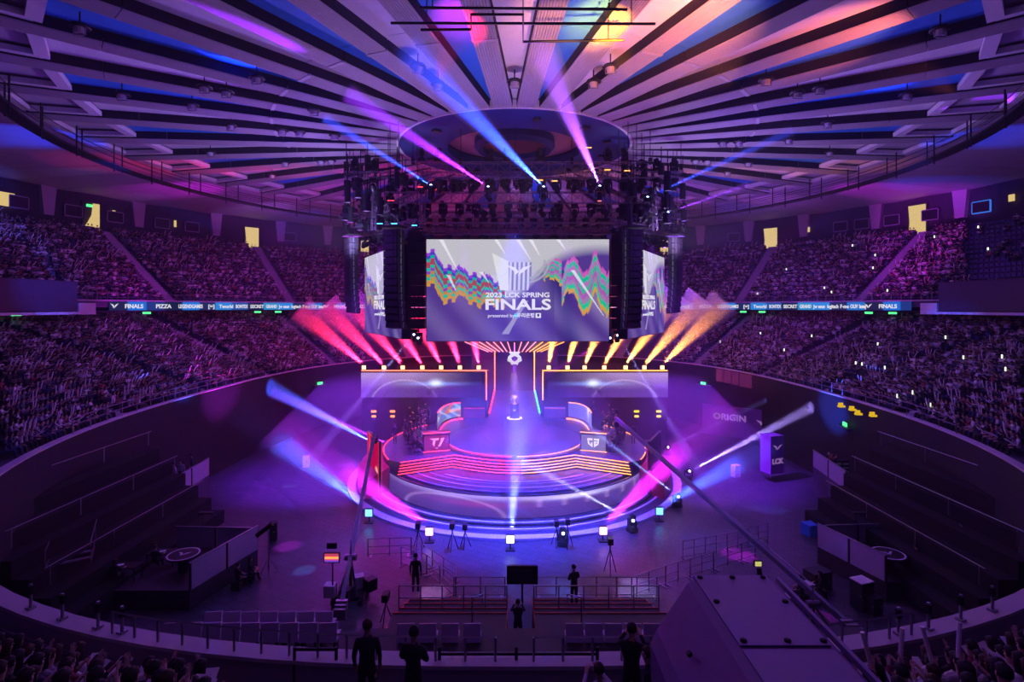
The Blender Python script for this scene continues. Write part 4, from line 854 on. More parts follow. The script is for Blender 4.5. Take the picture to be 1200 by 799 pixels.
# ------------------------------------------------------------------ hanging screens
def main_col(u, v):
    rs = np.random.default_rng(3); saw = lambda x, f, ph: 2*np.abs(((x*f+ph) % 1)-.5)
    lit = np.clip(.95-1.25*np.clip(v-.05, 0, 1)-.0*u, 0, 1)
    hl = np.clip(1-(v-.12*np.sin(u*5)-.16-.25*np.exp(-((u-.47)/.16)**2)-.2*np.clip(.45-u, 0, 1))/.12, 0, 1)
    r = .085+.46*hl; g = .04+.49*hl; b = .27+.33*hl
    fold = .5+.5*np.sin((u*1.0-v*.35)*26+2*np.sin(v*3)); lm = (.07*fold*(v > .35))*(1+(u > .7)*1.3); r = r+lm*.9; g = g+lm*.75; b = b+lm*1.0
    dk = np.exp(-((u-.68-.12*v)/.07)**2)*(v > .3); r = r*(1-.65*dk); g = g*(1-.6*dk); b = b*(1-.35*dk)
    cols = [(.30, .04, .65), (.05, .05, .5), (.0, .42, .33), (.45, .05, .1), (.35, .06, .12), (.0, .5, .38), (.25, .05, .5), (.55, .22, .05), (.0, .48, .35), (.55, .28, .08), (.62, .3, .05)]
    # left ribbon of colour
    yb = .17+.52*u+.05*saw(u, 7, .2)+.018*np.sin(u*90)+.015*np.sign(np.sin(u*137))-.1*np.exp(-((u-.02)/.04)**2); th = .33-.28*u+.06*saw(u, 5, .5)
    k = (v-yb)/np.maximum(th, .05); inb = (k > 0)&(k < 1)&(u < .43); idx = np.clip((k*11).astype(int), 0, 10)
    for i, c in enumerate(cols):
        s_ = inb&(idx == i); r = np.where(s_, c[0], r); g = np.where(s_, c[1], g); b = np.where(s_, c[2], b)
    yb2 = .32-1.0*(u-.64)*(u < .78)-.14*(u >= .78)+.22*saw(u, 8, .1)*(u > .74)+.02*np.sin(u*80)+.018*np.sign(np.sin(u*121))-.05; th2 = .1+.32*np.clip(u-.64, 0, .2)/.2
    k = (v-yb2)/th2; inb = (k > 0)&(k < 1)&(u > .64); idx = np.clip((k*8).astype(int), 0, 7); c2 = [(.6, .1, .5), (.0, .5, .3), (.45, .15, .5), (.02, .45, .3), (.4, .1, .45), (.35, .2, .4), (.0, .55, .3), (.65, .33, .05)]
    for i, c in enumerate(c2):
        s_ = inb&(idx == i); r = np.where(s_, c[0], r); g = np.where(s_, c[1], g); b = np.where(s_, c[2], b)
    for (ua, va, ub, vb) in ((.08, 0, .17, .3), (.38, 0, .43, .14), (.5, 0, .57, .2), (.57, 0, .62, .16), (.72, 0, .76, .1), (.3, .32, .34, .42), (.8, .3, .97, .75), (.12, .35, .16, .5)):
        tt = np.clip((v-va)/(vb-va+1e-6), 0, 1); d = np.abs(u-(ua+(ub-ua)*tt)); w_ = .009*(1-tt)+.002; s_ = (d < w_)&(v > va)&(v < vb); r = np.where(s_, r*.4+.6, r); g = np.where(s_, g*.4+.56, g); b = np.where(s_, b*.4+.65, b)
    # cup: bowl, stem, foot
    cw_ = np.where(v < .36, .07+.0*v, .07-.16*(v-.36)); cc = .508; cup = (np.abs(u-cc) < cw_)&(v > .225)&(v < .5); st2 = .5+.5*np.sin((u-cc)*260+v*4)
    r = np.where(cup, .15+.6*st2, r); g = np.where(cup, .14+.58*st2, g); b = np.where(cup, .25+.62*st2, b)
    lh = (u > .355)&(u < .45)&(v > .13+.9*(u-.355))&(v < .22+1.0*np.sqrt(np.clip(u-.35, 0, 1))*1.3)&(u > .355+.12*(v-.1))&(v < .5); r = np.where(lh, .75, r); g = np.where(lh, .74, g); b = np.where(lh, .76, b)
    rh = (np.abs(np.hypot((u-.555)*1.75, v-.22)-.16) < .012)|(np.abs(np.hypot((u-.555)*1.75, v-.22)-.2) < .008); rh = rh&(u > .56)&(v > .2); r = np.where(rh, .4, r); g = np.where(rh, .4, g); b = np.where(rh, .5, b)
    tail = (np.abs(u-(.54-.35*(v-.62))) < .012+.05*np.clip(v-.78, 0, 1))&(v > .6)&(v < .93); r = np.where(tail, r*.5+.3, r); g = np.where(tail, g*.5+.28, g); b = np.where(tail, b*.5+.35, b)
    return r, g, b
SW, SHH = 14.27, 7.95
def make_screen(label, loc, rz, first=None):
    t = thing('led_screen', label, 'led screen', loc, local=True); t.rotation_euler = (0, 0, rz)
    ledgrid('led_face', t, lambda u, v: ((u-.5)*SW, 0*u, (.5-v)*SHH), main_col, 300, 168, ledm)
    m = MB().box((0, .45, 0), (SW+.1, .8, SHH+.1)); m.build('cabinet', black, t)
    def put(s, sz, x, z, bold, sx, al='CENTER', mt=whitee):
        me = textmesh(s, sz, bold, sx, .01, al); me.materials.append(mt); o = link('lettering', me, t, (x, -.05, z)); o.rotation_euler = (PI/2, 0, 0)
    put('2023 LCK SPRING', .52, 0, -.54, .014, 1.24); put('FINALS', 1.16, 0, -1.5, .03, 1.44); put('presented by', .36, -1.3, -2.1, .004, 1.1)
    put('\uc6b0\ub9ac\uc740\ud589', .38, .62, -2.1, .01, 1.0)
    m = MB(); n = 16; c = (-.12, -1.97); m.add([(c[0]+.19*math.cos(2*PI*i/n), -.05, c[1]+.19*math.sin(2*PI*i/n)) for i in range(n)], [tuple(range(n))]); m.build('round_logo', emit('logo_cyan', (.1, .6, .95), .9), t)
    m = MB().box((1.6, -.05, -1.97), (.42, .01, .38)); m.build('square_badge', whitee, t); MB().box((-.12, -.06, -2.0), (.26, .01, .05)).build('logo_bar', whitee, t); MB().box((1.6, -.06, -1.95), (.16, .01, .2)).build('badge_mark', mat('badge_grey', (.1, .08, .25)), t)
    for q in vlogo(1.0):
        mm = MB().add([(x+.1, -.05, z*.75+1.55) for x, z in q], [tuple(range(len(q)))]); mm.build('emblem', whitee, t)
    return t
s0 = make_screen('big hanging front LED screen reading FINALS with a coloured trophy picture', (.25, -8, CZ+1.33), 0)
A = P(427, 345, 58); B = P(471, 345, 45); c = (A+B)/2; make_l = copy_tree(s0, (c.x, c.y, CZ+1.33), math.atan2((B-A).y, (B-A).x), 'narrow-looking angled LED screen left of the main one, behind the speakers')
A = P(735, 345, 45); B = P(779, 345, 58); c = (A+B)/2; make_r = copy_tree(s0, (c.x, c.y, CZ+1.33), math.atan2((B-A).y, (B-A).x), 'narrow-looking angled LED screen right of the main one, behind the speakers')
# the dark fabric-faced columns of subwoofers beside the main screen
for s in (-1, 1):
    px = 489 if s < 0 else 725; p = P(px, 330, 43.2); t = thing('subwoofer_column', 'hanging column of black subwoofers just %s of the main screen' % ('left' if s < 0 else 'right'), 'speaker', (p.x, p.y, 21.5))
    for k in range(9):
        z = 20.95-k*.87; MB().box((p.x, p.y, z), (1.35, 1.1, .8)).build('cabinet', mat('speaker_black', (.018, .015, .022), .7), t); MB().box((p.x, p.y-.57, z), (1.2, .03, .66)).build('grille', mat('grille', (.03, .02, .03), .5, .4), t)
    MB().bar((p.x-.5, p.y, 21.6), (p.x+.5, p.y, 21.6), .12).tube((p.x, p.y, 21.6), (p.x, p.y, 29.5), .03).build('flying_bar', black, t)
def line_array(label, px, ytop, n, Z, yaw, hang):
    top = P(px, ytop, Z); t = thing('line_array', label, 'speaker', top, local=True); t.rotation_euler = (0, 0, yaw)
    y = 0; z = -.2; ang = 0; h = .54
    for k in range(n):
        ang = R_(1.0*max(0, k-4)**1.25*.55); M = Matrix.Rotation(-ang, 3, 'X')
        c = Vector((0, y, z-h/2)); cb = MB().box((0, 0, 0), (1.35, .9, h*.94), M=M); cb.v = [(x, y_*(1.0 if y_ < 0 else .8), z_) for x, y_, z_ in cb.v]
        o = cb.build('cabinet', mat('speaker_black', (.018, .015, .022), .7), t, off=(0, 0, 0)); o.location = c
        g = MB().box(M@Vector((0, -.47, 0)), (1.2, .03, h*.75), M=M); g.box(M@Vector((0, -.49, 0)), (.5, .02, h*.5), M=M); g = g.build('grille', mat('grille', (.03, .02, .03), .5, .4), None, off=(0, 0, 0)); g.parent = o
        
        for sx in (-.7, .7): st2 = MB().box(M@Vector((sx, -.1, 0)), (.03, .1, h*.8), M=M).build('rigging_link', steel, None, off=(0, 0, 0)); st2.parent = o
        z -= h*math.cos(ang); y += h*math.sin(ang)
    MB().box((0, 0, 0), (1.5, 1.3, .15)).build('flying_frame', black, t); MB().tube((-.4, 0, 0), (-.4, 0, hang), .03).tube((.4, 0, 0), (.4, 0, hang), .03).build('chain', black, t); return t
line_array('tall curved black line array hanging nearest left of the main screen', 462, 266, 14, 41, R_(-25), 8)
line_array('tall curved black line array hanging nearest right of the main screen', 741, 266, 14, 41, R_(25), 8)
line_array('outer curved black line array hanging at the far left of the rig', 412, 276, 13, 50, R_(-50), 8)
line_array('outer curved black line array hanging at the far right of the rig', 791, 276, 13, 50, R_(50), 8)
# ------------------------------------------------------------------ trusses
def truss(label, a, b, w_=.5, h_=.5, mt=None, cell=.9):
    a = Vector(a); b = Vector(b); t = thing('truss', label, 'truss', (a+b)/2); d = (b-a).normalized(); up = Vector((0, 0, 1)) if abs(d.z) < .8 else Vector((0, 1, 0)); sd = d.cross(up).normalized(); up = sd.cross(d)
    n = max(2, int((b-a).length/cell)); mt = mt or alu; cr = [sd*(i*w_/2)+up*(j*h_/2) for i, j in ((-1, -1), (1, -1), (1, 1), (-1, 1))]
    m = MB(); 
    for c in cr: m.bar(a+c, b+c, .06)
    m.build('chords', mt, t); m = MB()
    for k in range(n):
        p = a.lerp(b, k/n); q = a.lerp(b, (k+1)/n)
        for i in range(4): j = (i+1) % 4; m.bar(p+cr[i], q+cr[j], .035); m.bar(p+cr[i], p+cr[j], .035)
    m.build('lacing', mt, t); return t
TR = [('highest wide truss across the rig below the ceiling ring', P(484, 200, 44), P(762, 200, 44), .6, 1.3),
 ('second wide truss across the rig with moving lights on it', P(452, 232, 45), P(760, 232, 45), .5, .9),
 ('dense truss along the top edge of the main screen', P(495, 268, 42.4), P(720, 268, 42.4), .5, .9),
 ('truss running back along the left side of the screens', P(490, 262, 43.5), P(424, 274, 58), .5, .7),
 ('truss running back along the right side of the screens', P(716, 262, 43.5), P(784, 274, 58), .5, .7),
 ('upper left side truss sloping away behind the line array', P(484, 232, 44), P(415, 262, 60), .5, .7),
 ('upper right side truss sloping away behind the line array', P(732, 232, 44), P(800, 262, 60), .5, .7),
 ('rear truss of the rig behind the highest truss', P(490, 205, 57), P(720, 205, 57), .5, .6),
 ('rear lower truss seen below the second truss', P(480, 252, 57), P(740, 252, 57), .5, .6),
 ('left vertical truss leg joining the rig levels', P(498, 200, 44.6), P(494, 262, 43.8), .4, .4), ('right vertical truss leg joining the rig levels', P(708, 200, 44.6), P(716, 262, 43.8), .4, .4),
 ('outer left vertical truss leg beside the line array', P(440, 215, 50), P(438, 270, 50), .4, .4), ('outer right vertical truss leg beside the line array', P(765, 215, 50), P(768, 270, 50), .4, .4),
 ('middle vertical truss tower above the main screen', P(604, 195, 46.2), P(604, 262, 46.2), .9, .9),
 ('short left truss wing carrying lights over the crowd', P(405, 205, 47), P(470, 205, 47), .5, .5), ('short right truss wing carrying lights over the crowd', P(740, 205, 47), P(800, 205, 47), .5, .5),
 ('lower left truss wing with lamps under the catwalk', P(400, 255, 54), P(452, 250, 50), .5, .5), ('lower right truss wing with lamps under the catwalk', P(756, 250, 50), P(806, 255, 54), .5, .5)]
for q in TR: truss(*q[:3], w_=q[3], h_=q[4], cell=max(q[4], .6))
# slack diagonal braces of the middle tower
dm = thing('chain_hoists', 'thin vertical hoist chains holding the lighting rig from the roof', 'chain', (0, 0, 25))
ch = None
for px, py, Z in [(484, 193, 44), (540, 193, 44), (604, 190, 44), (670, 193, 44), (762, 193, 44), (455, 225, 45), (425, 268, 56), (782, 268, 56), (752, 226, 45), (406, 200, 47), (468, 200, 47), (742, 200, 47), (798, 200, 47), (440, 208, 50), (765, 208, 50), (415, 250, 54), (800, 250, 54), (500, 200, 57), (710, 200, 57), (604, 200, 57)]:
    p = P(px, py, Z)
    if p.z < 29: MB().tube(p, (p.x, p.y, 29.9), .03, 4).box(p+Vector((0, 0, .3)), (.25, .25, .5)).build('chain', black, dm)
# moving heads
mh = thing('moving_light', None, 'stage light', (0, 0, 0), local=True)
MB().box((0, 0, -.12), (.42, .42, .2)).build('base', black, mh); MB().box((-.23, 0, -.42), (.07, .16, .45)).box((.23, 0, -.42), (.07, .16, .45)).box((0, 0, -.24), (.5, .18, .07)).build('yoke', black, mh)
hd_ = MB().lathe([(.01, .25), (.13, .24), (.17, .1), (.17, -.2), (.14, -.27), (.01, -.27)], 12).build('head', black, mh); hd_.location = (0, 0, -.58)
MB().tube((0, 0, -.285), (0, 0, -.27), .12, 12).build('lens', mat('lens_glass', (.05, .05, .08), .1), None, off=(0, 0, 0)).parent = hd_
first = True; HE = []
def put_head(p, label, group, up=False):
    global first
    if first: t = mh; first = False
    else: t = copy_tree(mh)
    t.location = p; t.rotation_euler = (PI if up else 0, 0, random.uniform(0, 6)); t['label'] = label; t['group'] = group; t.scale = (1.35,)*3
    for c in t.children:
        if c.name.startswith('head'): c.rotation_euler = (random.uniform(-1.2, 1.2), 0, random.uniform(-.3, .3))
    HE.append(t); return t
SHN = {TR[i][0]: n_ for i, n_ in enumerate(['highest front truss', 'second front truss', 'screen-top truss', 'left screen-side truss', 'right screen-side truss', 'upper left side truss', 'upper right side truss', 'high rear truss', 'low rear truss', '', '', '', '', '', 'left truss wing', 'right truss wing', 'low left truss wing', 'low right truss wing'])}
SHORT = SHN.get
for q in TR[:9]+TR[14:]:
    a, b = q[1], q[2]; n = max(2, int((b-a).length/1.35))
    for k in range(n):
        p = a.lerp(b, (k+.5)/n); put_head(p+Vector((0, 0, -q[4]/2-.05)), 'moving light under the %s, %s from its left end' % (SHORT(q[0]), ORD[k if a.x < b.x else n-1-k]), 'lights under the '+q[0])
        if random.random() < .45: put_head(p+Vector((0, 0, q[4]/2+.05)), 'moving light on top of the %s, over the %s from left' % (SHORT(q[0]), ORD[k if a.x < b.x else n-1-k]), 'lights on the '+q[0], True)
# dark cylindrical lamps and scrollers clustered at both ends of the rig
for s in (-1, 1):
    nm = 'left' if s < 0 else 'right'
    for k in range(26):
        px = 603+s*random.uniform(125, 200); py = random.uniform(195, 270); Z = random.uniform(43, 54); p = P(px, py, Z); h = random.uniform(.8, 1.7)
        t = thing('can_light', 'dark cylindrical lamp in the cluster hanging at the %s end of the rig' % nm, 'stage light', p, 'lamps at the %s end of the rig' % nm)
        MB().tube(p, p+Vector((0, 0, h)), random.uniform(.2, .32), 8).build('can', black, t); MB().tube(p+Vector((0, 0, h)), p+Vector((0, 0, h+random.uniform(.8, 2.6))), .04, 4).build('hanging_pipe', black, t)
        if k % 3 == 0: MB().box(p+Vector((0, -.2, h*.4)), (.7, .25, .3)).build('shutter', black, t)
for i, (px, py, c_) in enumerate([(508, 222, neonR), (570, 222, neonR), (633, 211, neonO), (650, 212, neonO), (712, 199, neonO), (735, 200, neonO), (458, 235, neonR), (492, 219, neonR), (445, 262, neonB), (486, 264, neonB), (690, 173, neonO), (592, 275, neonB), (462, 262, neonB)]):
    p = P(px, py, 43.6); t = MB().box(p, (.45, .08, .06)).build('marker_lamp', c_); tag(t, 'tiny glowing strip lamp on the rig, %s' % ['red, under the leftmost blue beam', 'red, under the left violet beam', 'orange, right of the middle blue beam', 'orange, right end of the second truss', 'orange, right of the violet beam', 'orange, far right on the high truss', 'red, far left cluster', 'red, above the left vertical leg', 'blue, low left cluster', 'blue, at the left screen corner', 'orange, beside the ceiling ring', 'blue, over the main screen', 'blue, over the left line array'][i], 'lamp')
# ------------------------------------------------------------------ beams from the rig and the floor
BL = [((505, 217, 43), (375, 135), BLU, 4.5e5, 4, 13, 'blue beam rising left from the leftmost lamp of the rig'),
 ((572, 219, 43), (400, 105), VIO, 6e5, 5, 17, 'violet beam rising left from the rig above the main screen'),
 ((637, 219, 43), (470, 50), BLU, 1.3e6, 5.5, 18, 'broad blue beam rising up left past the ceiling ring'),
 ((703, 218, 43), (630, 50), (.38, .08, 1), 6.5e5, 5, 13.5, 'violet beam rising steeply from the right of the rig'),
 ((759, 231, 44), (935, 150), BLU, 3.2e5, 3, 16, 'blue beam rising right over the right stands'),
 ((783, 249, 46), (880, 215), VIO, 1.6e5, 3, 9, 'faint violet beam low at the right end of the rig')]
for (a, b, c_, e, an, L, lb) in BL:
    e *= .85; an += 1
    p = P(*a); q = P(b[0], b[1], min(a[2]-2, 13.2*FP/(360-b[1]))); L = (q-p).length*.97
    lightcone(p, q, c_, e, an, L, lb, r0=.08); h = put_head(p+Vector((0, .15, -.0)), 'lamp of the '+lb, 'beam lights of the rig'); h['group'] = ''; del h['group']
    l = MB().lathe([(.01, -.09), (.07, -.07), (.1, 0), (.07, .07), (.01, .09)], 10, p).build('beam_lamp', emit('beam_core_%d' % len(h.name), (.35, .5, 1), 9)); l.name = 'lens_glow'; l.parent = h; l.matrix_parent_inverse = h.matrix_basis.inverted()
FL = [((598, 632), (604, 560), (.1, .14, 1), 1.5e5, 14, 9, 'white-blue floor wash beam at the middle of the stage front', (.6, .75, 1)),
 ((503, 623), (440, 575), (.75, .02, 1), 1.8e5, 14, 9, 'magenta wash beam from the floor left of the middle', (1, .45, 1)), ((707, 622), (765, 560), (.75, .02, 1), 1.8e5, 14, 9, 'magenta wash beam from the floor right of the middle', (1, .45, 1)),
 ((432, 601), (330, 520), (.04, .1, 1), 1.8e5, 14, 9, 'blue wash beam from the far left floor light', (.1, .5, 1)), ((773, 599), (860, 545), (.04, .1, 1), 1.5e5, 14, 8, 'blue wash beam from the far right floor light', (.1, .5, 1))]
for (a, b, c_, e, an, L, lb, ec) in FL:
    z = .75; p = PG(a[0], a[1], z); q = P(b[0], b[1], p.y+50+3.0); t = thing('strobe_light', 'square floor strobe of the '+lb, 'stage light', (p.x, p.y, 0))
    d = (q-p).normalized()
    MB().box(p+Vector((0, .14, 0)), (.52, .2, .52)).build('housing', black, t)
    g = MB(); 
    for i in range(4):
        for j in range(4): g.box(p+Vector((-.18+.12*i, 0, -.18+.12*j)), (.1, .04, .1))
    g.build('led_cells', emit('cells_%d' % FL.index((a, b, c_, e, an, L, lb, ec)), ec, 5), t); MB().bar((p.x, p.y+.2, 0), (p.x, p.y+.2, z), .08).box((p.x, p.y+.2, .03), (.6, .5, .06)).build('stand', black, t)
    lightcone(p+d*.1+Vector((0, 0, .35)), q, c_, e, an, L, lb, True, .25)
ML = [((795, 582), (700, 508), (.2, .35, 1), 7e5, 3.5, 9.5, 'thin bright blue beam crossing the right steps of the stage', 2), ((742, 610), (640, 555), (.6, .6, 1), 5e5, 4, 8.5, 'thin white beam crossing the LED stage front at right', 1), ((660, 625), (600, 592), BLU, 2.5e5, 3, 6, 'faint blue beam low at the stage front', 1),
 ((808, 552), (980, 462), (.4, .28, 1), 3.6e6, 5, 24, 'brightest white beam rising right towards the right stand', 3), ((783, 524), (910, 463), (.2, .25, 1), 5e5, 3, 17, 'blue beam rising right behind the bright white beam', 3),
 ((440, 520), (290, 440), (.06, .1, 1), 1.6e6, 9, 20, 'wide blue beam rising left over the left floor', 3), ((455, 520), (320, 460), VIO, 1.1e6, 6, 18, 'violet beam rising left beside the wide blue beam', 3), ((485, 392), (380, 520), (.3, .3, 1), 3e5, 4, 14, 'pale beam falling left from below the main screen', -3), ((724, 393), (800, 520), (.3, .3, 1), 3e5, 4, 14, 'pale beam falling right from below the main screen', -3),
 ((603, 394), (603, 500), VIO, 5e5, 6, 12, 'violet beam falling on the trophy', 0), ((490, 396), (440, 470), MAG, 2e5, 5, 9, 'magenta beam falling left before the left wall screen', 2), ((715, 396), (640, 440), MAG, 2e5, 5, 9, 'magenta beam falling inward before the right wall screen', 2)]
for (a, b, c_, e, an, L, lb, dz) in ML:
    e *= .28
    if a[1] > 500: p = PG(a[0], a[1], .9)
    else: p = P(a[0], a[1], 50 if a[0] != 603 else 57)
    q = P(b[0], b[1], p.y+50+dz)
    lightcone(p, q, c_, e, an, L, lb, r0=.07); h = put_head(p+(Vector((0, .35, -.9)) if a[1] > 500 else Vector((0, .35, .5))), 'lamp of the '+lb, 'x', up=a[1] > 500); del h['group']
    if a[1] < 500 and a[0] != 603: dp_ = MB().tube((0, 0, 0), (0, 0, 4.5), .05).build('drop_pipe', black, None, off=(0, 0, 0)); dp_.parent = h; 
    l = MB().lathe([(.01, -.09), (.07, -.07), (.1, 0), (.07, .07), (.01, .09)], 10, p).build('beam_lamp', emit('beam_core', (.5, .6, 1), 9)); l.name = 'lens_glow'; l.parent = h; l.matrix_parent_inverse = h.matrix_basis.inverted()
# gobo pools on the floor
for (px, py, c_, e, an) in [(313, 563, (.1, .35, 1), 1.5e4, 3), (290, 599, (.1, .25, 1), 1.5e4, 5), (337, 640, MAG, 2.5e4, 4), (357, 668, (.1, .35, 1), 2e4, 3), (297, 729, MAG, 2e4, 3), (895, 580, (.1, .25, 1), 1.2e4, 4), (900, 597, (.1, .2, 1), 1.5e4, 6), (882, 627, (.2, .4, 1), 2e4, 4), (865, 650, MAG, 4e4, 5),
   (508, 694, (.9, .4, 1), 2.5e4, 4), (745, 690, (.5, .5, 1), 2.5e4, 6), (963, 722, MAG, 1.5e4, 2.5), (660, 690, (.1, .2, 1), 2e4, 5), (410, 690, (.3, .5, 1), 2.2e4, 3.5)]:
    q = PG(px, py, 0); spot('gobo_lamp', (q.x*.4, q.y*.4-2, 21), q, c_, e*2.2, an, .5)
for (px, py, z, c_, e, an) in [(603, 510, 3, (.35, .1, .8), 4e4, 30), (603, 480, 3, (.7, .25, 1), 4e4, 12), (520, 560, 1, (.4, .03, 1), 7e4, 36), (690, 560, 1, (.4, .03, 1), 7e4, 36), (603, 600, 0, (.06, .06, 1), 2e5, 60), (470, 480, 3, (1, .02, .2), 6e4, 26), (740, 480, 3, (1, .05, .3), 5e4, 26), (380, 560, 0, (.26, .03, 1), 1.2e5, 46), (830, 560, 0, (.26, .03, 1), 1.1e5, 46)]:
    q = PG(px, py, z); spot('stage_wash', (q.x*.6, q.y-6, 20.5), q, c_, e, an, .9, .3)
for (px, py, c_, e, an) in [(538, 22, (1, .01, .08), 4e5, 7), (702, 22, (1, .3, .02), 3.2e5, 8), (650, 30, (1, .35, .25), 3e4, 14), (790, 25, (1, .25, .12), 8e4, 20), (980, 40, (1, .2, .15), 6e4, 13)]:
    Z = 15.2*FP/(360-py); q = P(px, py, Z); spot('roof_wash', (q.x*1.15, q.y-5, 25.2), q, c_, e*.11, an*4, 1.0)
# ------------------------------------------------------------------ near bleachers and camera platforms
redm = mat('red_edge', (.5, .01, .03), .5); woodb = mat('black_ply', (.03, .02, .035), .6, noise=.2)
for s, x0, x1 in ((-1, 465, 594), (1, 626, 775)):
    X0, X1 = (x0-603)*22/FP, (x1-603)*22/FP; nm = 'left' if s < 0 else 'right'
    t = thing('camera_platform', 'black stepped platform with red edges %s of the central gangway' % nm, 'platform', ((X0+X1)/2, -27, 0))
    for k in range(4):
        Za, Zb = 24.7-1.15*k, 24.7-1.15*(k+1); z = 1.85+.45*k
        d = MB().box(((X0+X1)/2, (Za+Zb)/2-50, z/2), (X1-X0, Za-Zb, z)).build('deck', woodb, t)
        e = MB().bar((X0, Za-50, z+.01), (X1, Za-50, z+.01), .05).build('red_trim', redm, None, off=(0, 0, 0)); e.parent = d
        e.location = -t.location
    for q in ((X0, 'a'), (X1, 'b')): MB().bar((q[0], -25.3, 1.9), (q[0], -29.9, 3.25), .05).build('red_side_trim', redm, t)
    r = MB(); n = 6
    for i in range(n): r.tube((X0+(X1-X0)*i/(n-1), -27.6, 2.7), (X0+(X1-X0)*i/(n-1), -27.6, 3.7), .025, 5)
    for zz in (3.2, 3.7): r.tube((X0, -27.6, zz), (X1, -27.6, zz), .025, 5)
    r.build('guard_rail', steel, t)
    r = MB(); xs_ = X0+(X1-X0)*(.75 if s < 0 else .3); r.tube((xs_, -26, 2.5), (xs_+.15*s, -29.8, 4.4), .03, 5).tube((xs_, -26, 1.9), (xs_, -26, 2.5), .03, 5).tube((xs_+.15*s, -29.8, 3.3), (xs_+.15*s, -29.8, 4.4), .03, 5); r.build('stair_rail', steel, t)
bl = thing('bleacher', 'low dark bleacher rows just inside the near rim', 'bleacher', (0, -36, 0))
for k in range(4):
    MB().box((0, -30.4-1.4*k-.7, (3.6+.72*k)/2), (11.2+2.2*k, 1.4, 3.6+.72*k)).build('row_deck', woodb, bl)
# the rows of pale empty seats on it
seatp = mat('seat_lilac', (.6, .5, .7), .45)
se = thing('empty_seat', None, 'seat', (0, 0, 0), local=True)
MB().add([(-.23, 0, .0), (.23, 0, .0), (.23, .12, .42), (-.23, .12, .42), (-.23, -.04, .0), (.23, -.04, .0), (.22, .06, .44), (-.22, .06, .44)], [(0, 1, 2, 3), (7, 6, 5, 4), (0, 4, 5, 1), (1, 5, 6, 2), (2, 6, 7, 3), (3, 7, 4, 0)]).build('seat_back', seatp, se)
MB().box((0, .26, .0), (.46, .42, .06)).build('seat_pan', seatp, se); MB().box((-.16, .2, -.2), (.05, .3, .36)).box((.16, .2, -.2), (.05, .3, .36)).box((0, .2, -.36), (.4, .3, .05)).build('seat_legs', black, se)
fs = True
def rowseats(x0, x1, py, Z, label, grp):
    global fs
    n = int((x1-x0)*Z/FP/.52)
    for i in range(n):
        px = x0+(x1-x0)*(i+.5)/n; p = P(px, py, Z)
        t = se if fs else copy_tree(se); fs = False
        t.location = p; t.rotation_euler = (0, 0, .03*(px-603)/100*-1); t['label'] = '%s, %s from left' % (label, ORD[i]); t['group'] = grp; t.scale = (1.08,)*3
rowseats(190, 395, 752, 14.6, 'empty lilac seat in the nearer row at lower left', 'nearer row of empty seats at lower left'); rowseats(238, 390, 737, 15.8, 'empty lilac seat in the farther row at lower left', 'farther row of empty seats at lower left')
rowseats(462, 566, 752, 15.2, 'empty lilac seat below the left camera platform', 'empty seats below the left platform'); rowseats(662, 776, 752, 15.2, 'empty lilac seat below the right camera platform', 'empty seats below the right platform')
for s in (-1, 1):
    b2 = thing('seat_riser', 'dark riser carrying the empty seats at lower %s' % ('left' if s < 0 else 'right'), 'riser', (s*8, -35, 0))
    for k, (Z, z) in enumerate(((14.9, 6.0), (16.1, 5.4))): MB().box((s*(8.2), Z-50, z/2), (5.6 if k == 0 else 5.0, 1.15, z)).build('row_deck', woodb, b2)
tag(MB().box((.25, -27.6, .8), (1.0, 4.8, 1.6)).build('gangway_deck', mat('gangway_blue', (.05, .07, .16), .5)), 'narrow blue-lit deck of the gangway between the two camera platforms', 'gangway')
# monitor in the gangway
p = P(612, 673, 26); t = thing('floor_monitor', 'large black monitor on a stand at the head of the central gangway', 'monitor', (p.x, p.y, 0))
MB().box(p, (1.5, .15, .88)).build('panel', black, t); MB().box(p+Vector((0, -.12, 0)), (.9, .1, .5)).build('rear_box', dark, t); MB().tube((p.x, p.y, .05), (p.x, p.y, p.z), .05).box((p.x, p.y, .04), (.9, .6, .08)).build('stand', black, t)
# ------------------------------------------------------------------ steel barriers on the floor
bar0 = None
def barrier_run(pts, label, group):
    global bar0
    for a, b in zip(pts[:-1], pts[1:]):
        a, b = PG(*a), PG(*b); L = (b-a).length; n = max(1, round(L/2.2)); rz = math.atan2((b-a).y, (b-a).x)
        for i in range(n):
            p = a.lerp(b, (i+.5)/n)
            if bar0 is None:
                bar0 = thing('steel_barrier', None, 'barrier', (0, 0, 0), local=True)
                for x in (-1.05, 0, 1.05): MB().tube((x, 0, 0), (x, 0, 1.1), .028, 5).build('post', steel, bar0)
                for z in (.15, .6, 1.08): MB().tube((-1.05, 0, z), (1.05, 0, z), .022, 5).build('rail', steel, bar0)
                MB().box((-.9, 0, .02), (.08, .6, .04)).box((.9, 0, .02), (.08, .6, .04)).build('foot', steel, bar0); t = bar0
            else: t = copy_tree(bar0)
            t.location = p; t.rotation_euler = (0, 0, rz); t.scale = (L/n/2.12, 1, 1); t['label'] = label; t['group'] = group
barrier_run([(431, 652), (482, 650), (534, 685), (534, 700)], 'steel crowd barrier on the floor left of the gangway', 'barriers left of the gangway')
barrier_run([(534, 700), (592, 700)], 'steel crowd barrier behind the left camera platform', 'barriers behind the left platform')
barrier_run([(470, 662), (500, 672), (532, 700)], 'steel crowd barrier of the inner line left of the gangway', 'inner barriers left of the gangway')
barrier_run([(628, 700), (770, 700)], 'steel crowd barrier behind the right camera platform', 'barriers behind the right platform')
barrier_run([(740, 700), (780, 686), (836, 668), (900, 648)], 'steel crowd barrier running right towards the right desk', 'barriers running right')
barrier_run([(800, 655), (852, 645), (900, 632)], 'steel crowd barrier of the farther line on the right floor', 'far barriers on the right')
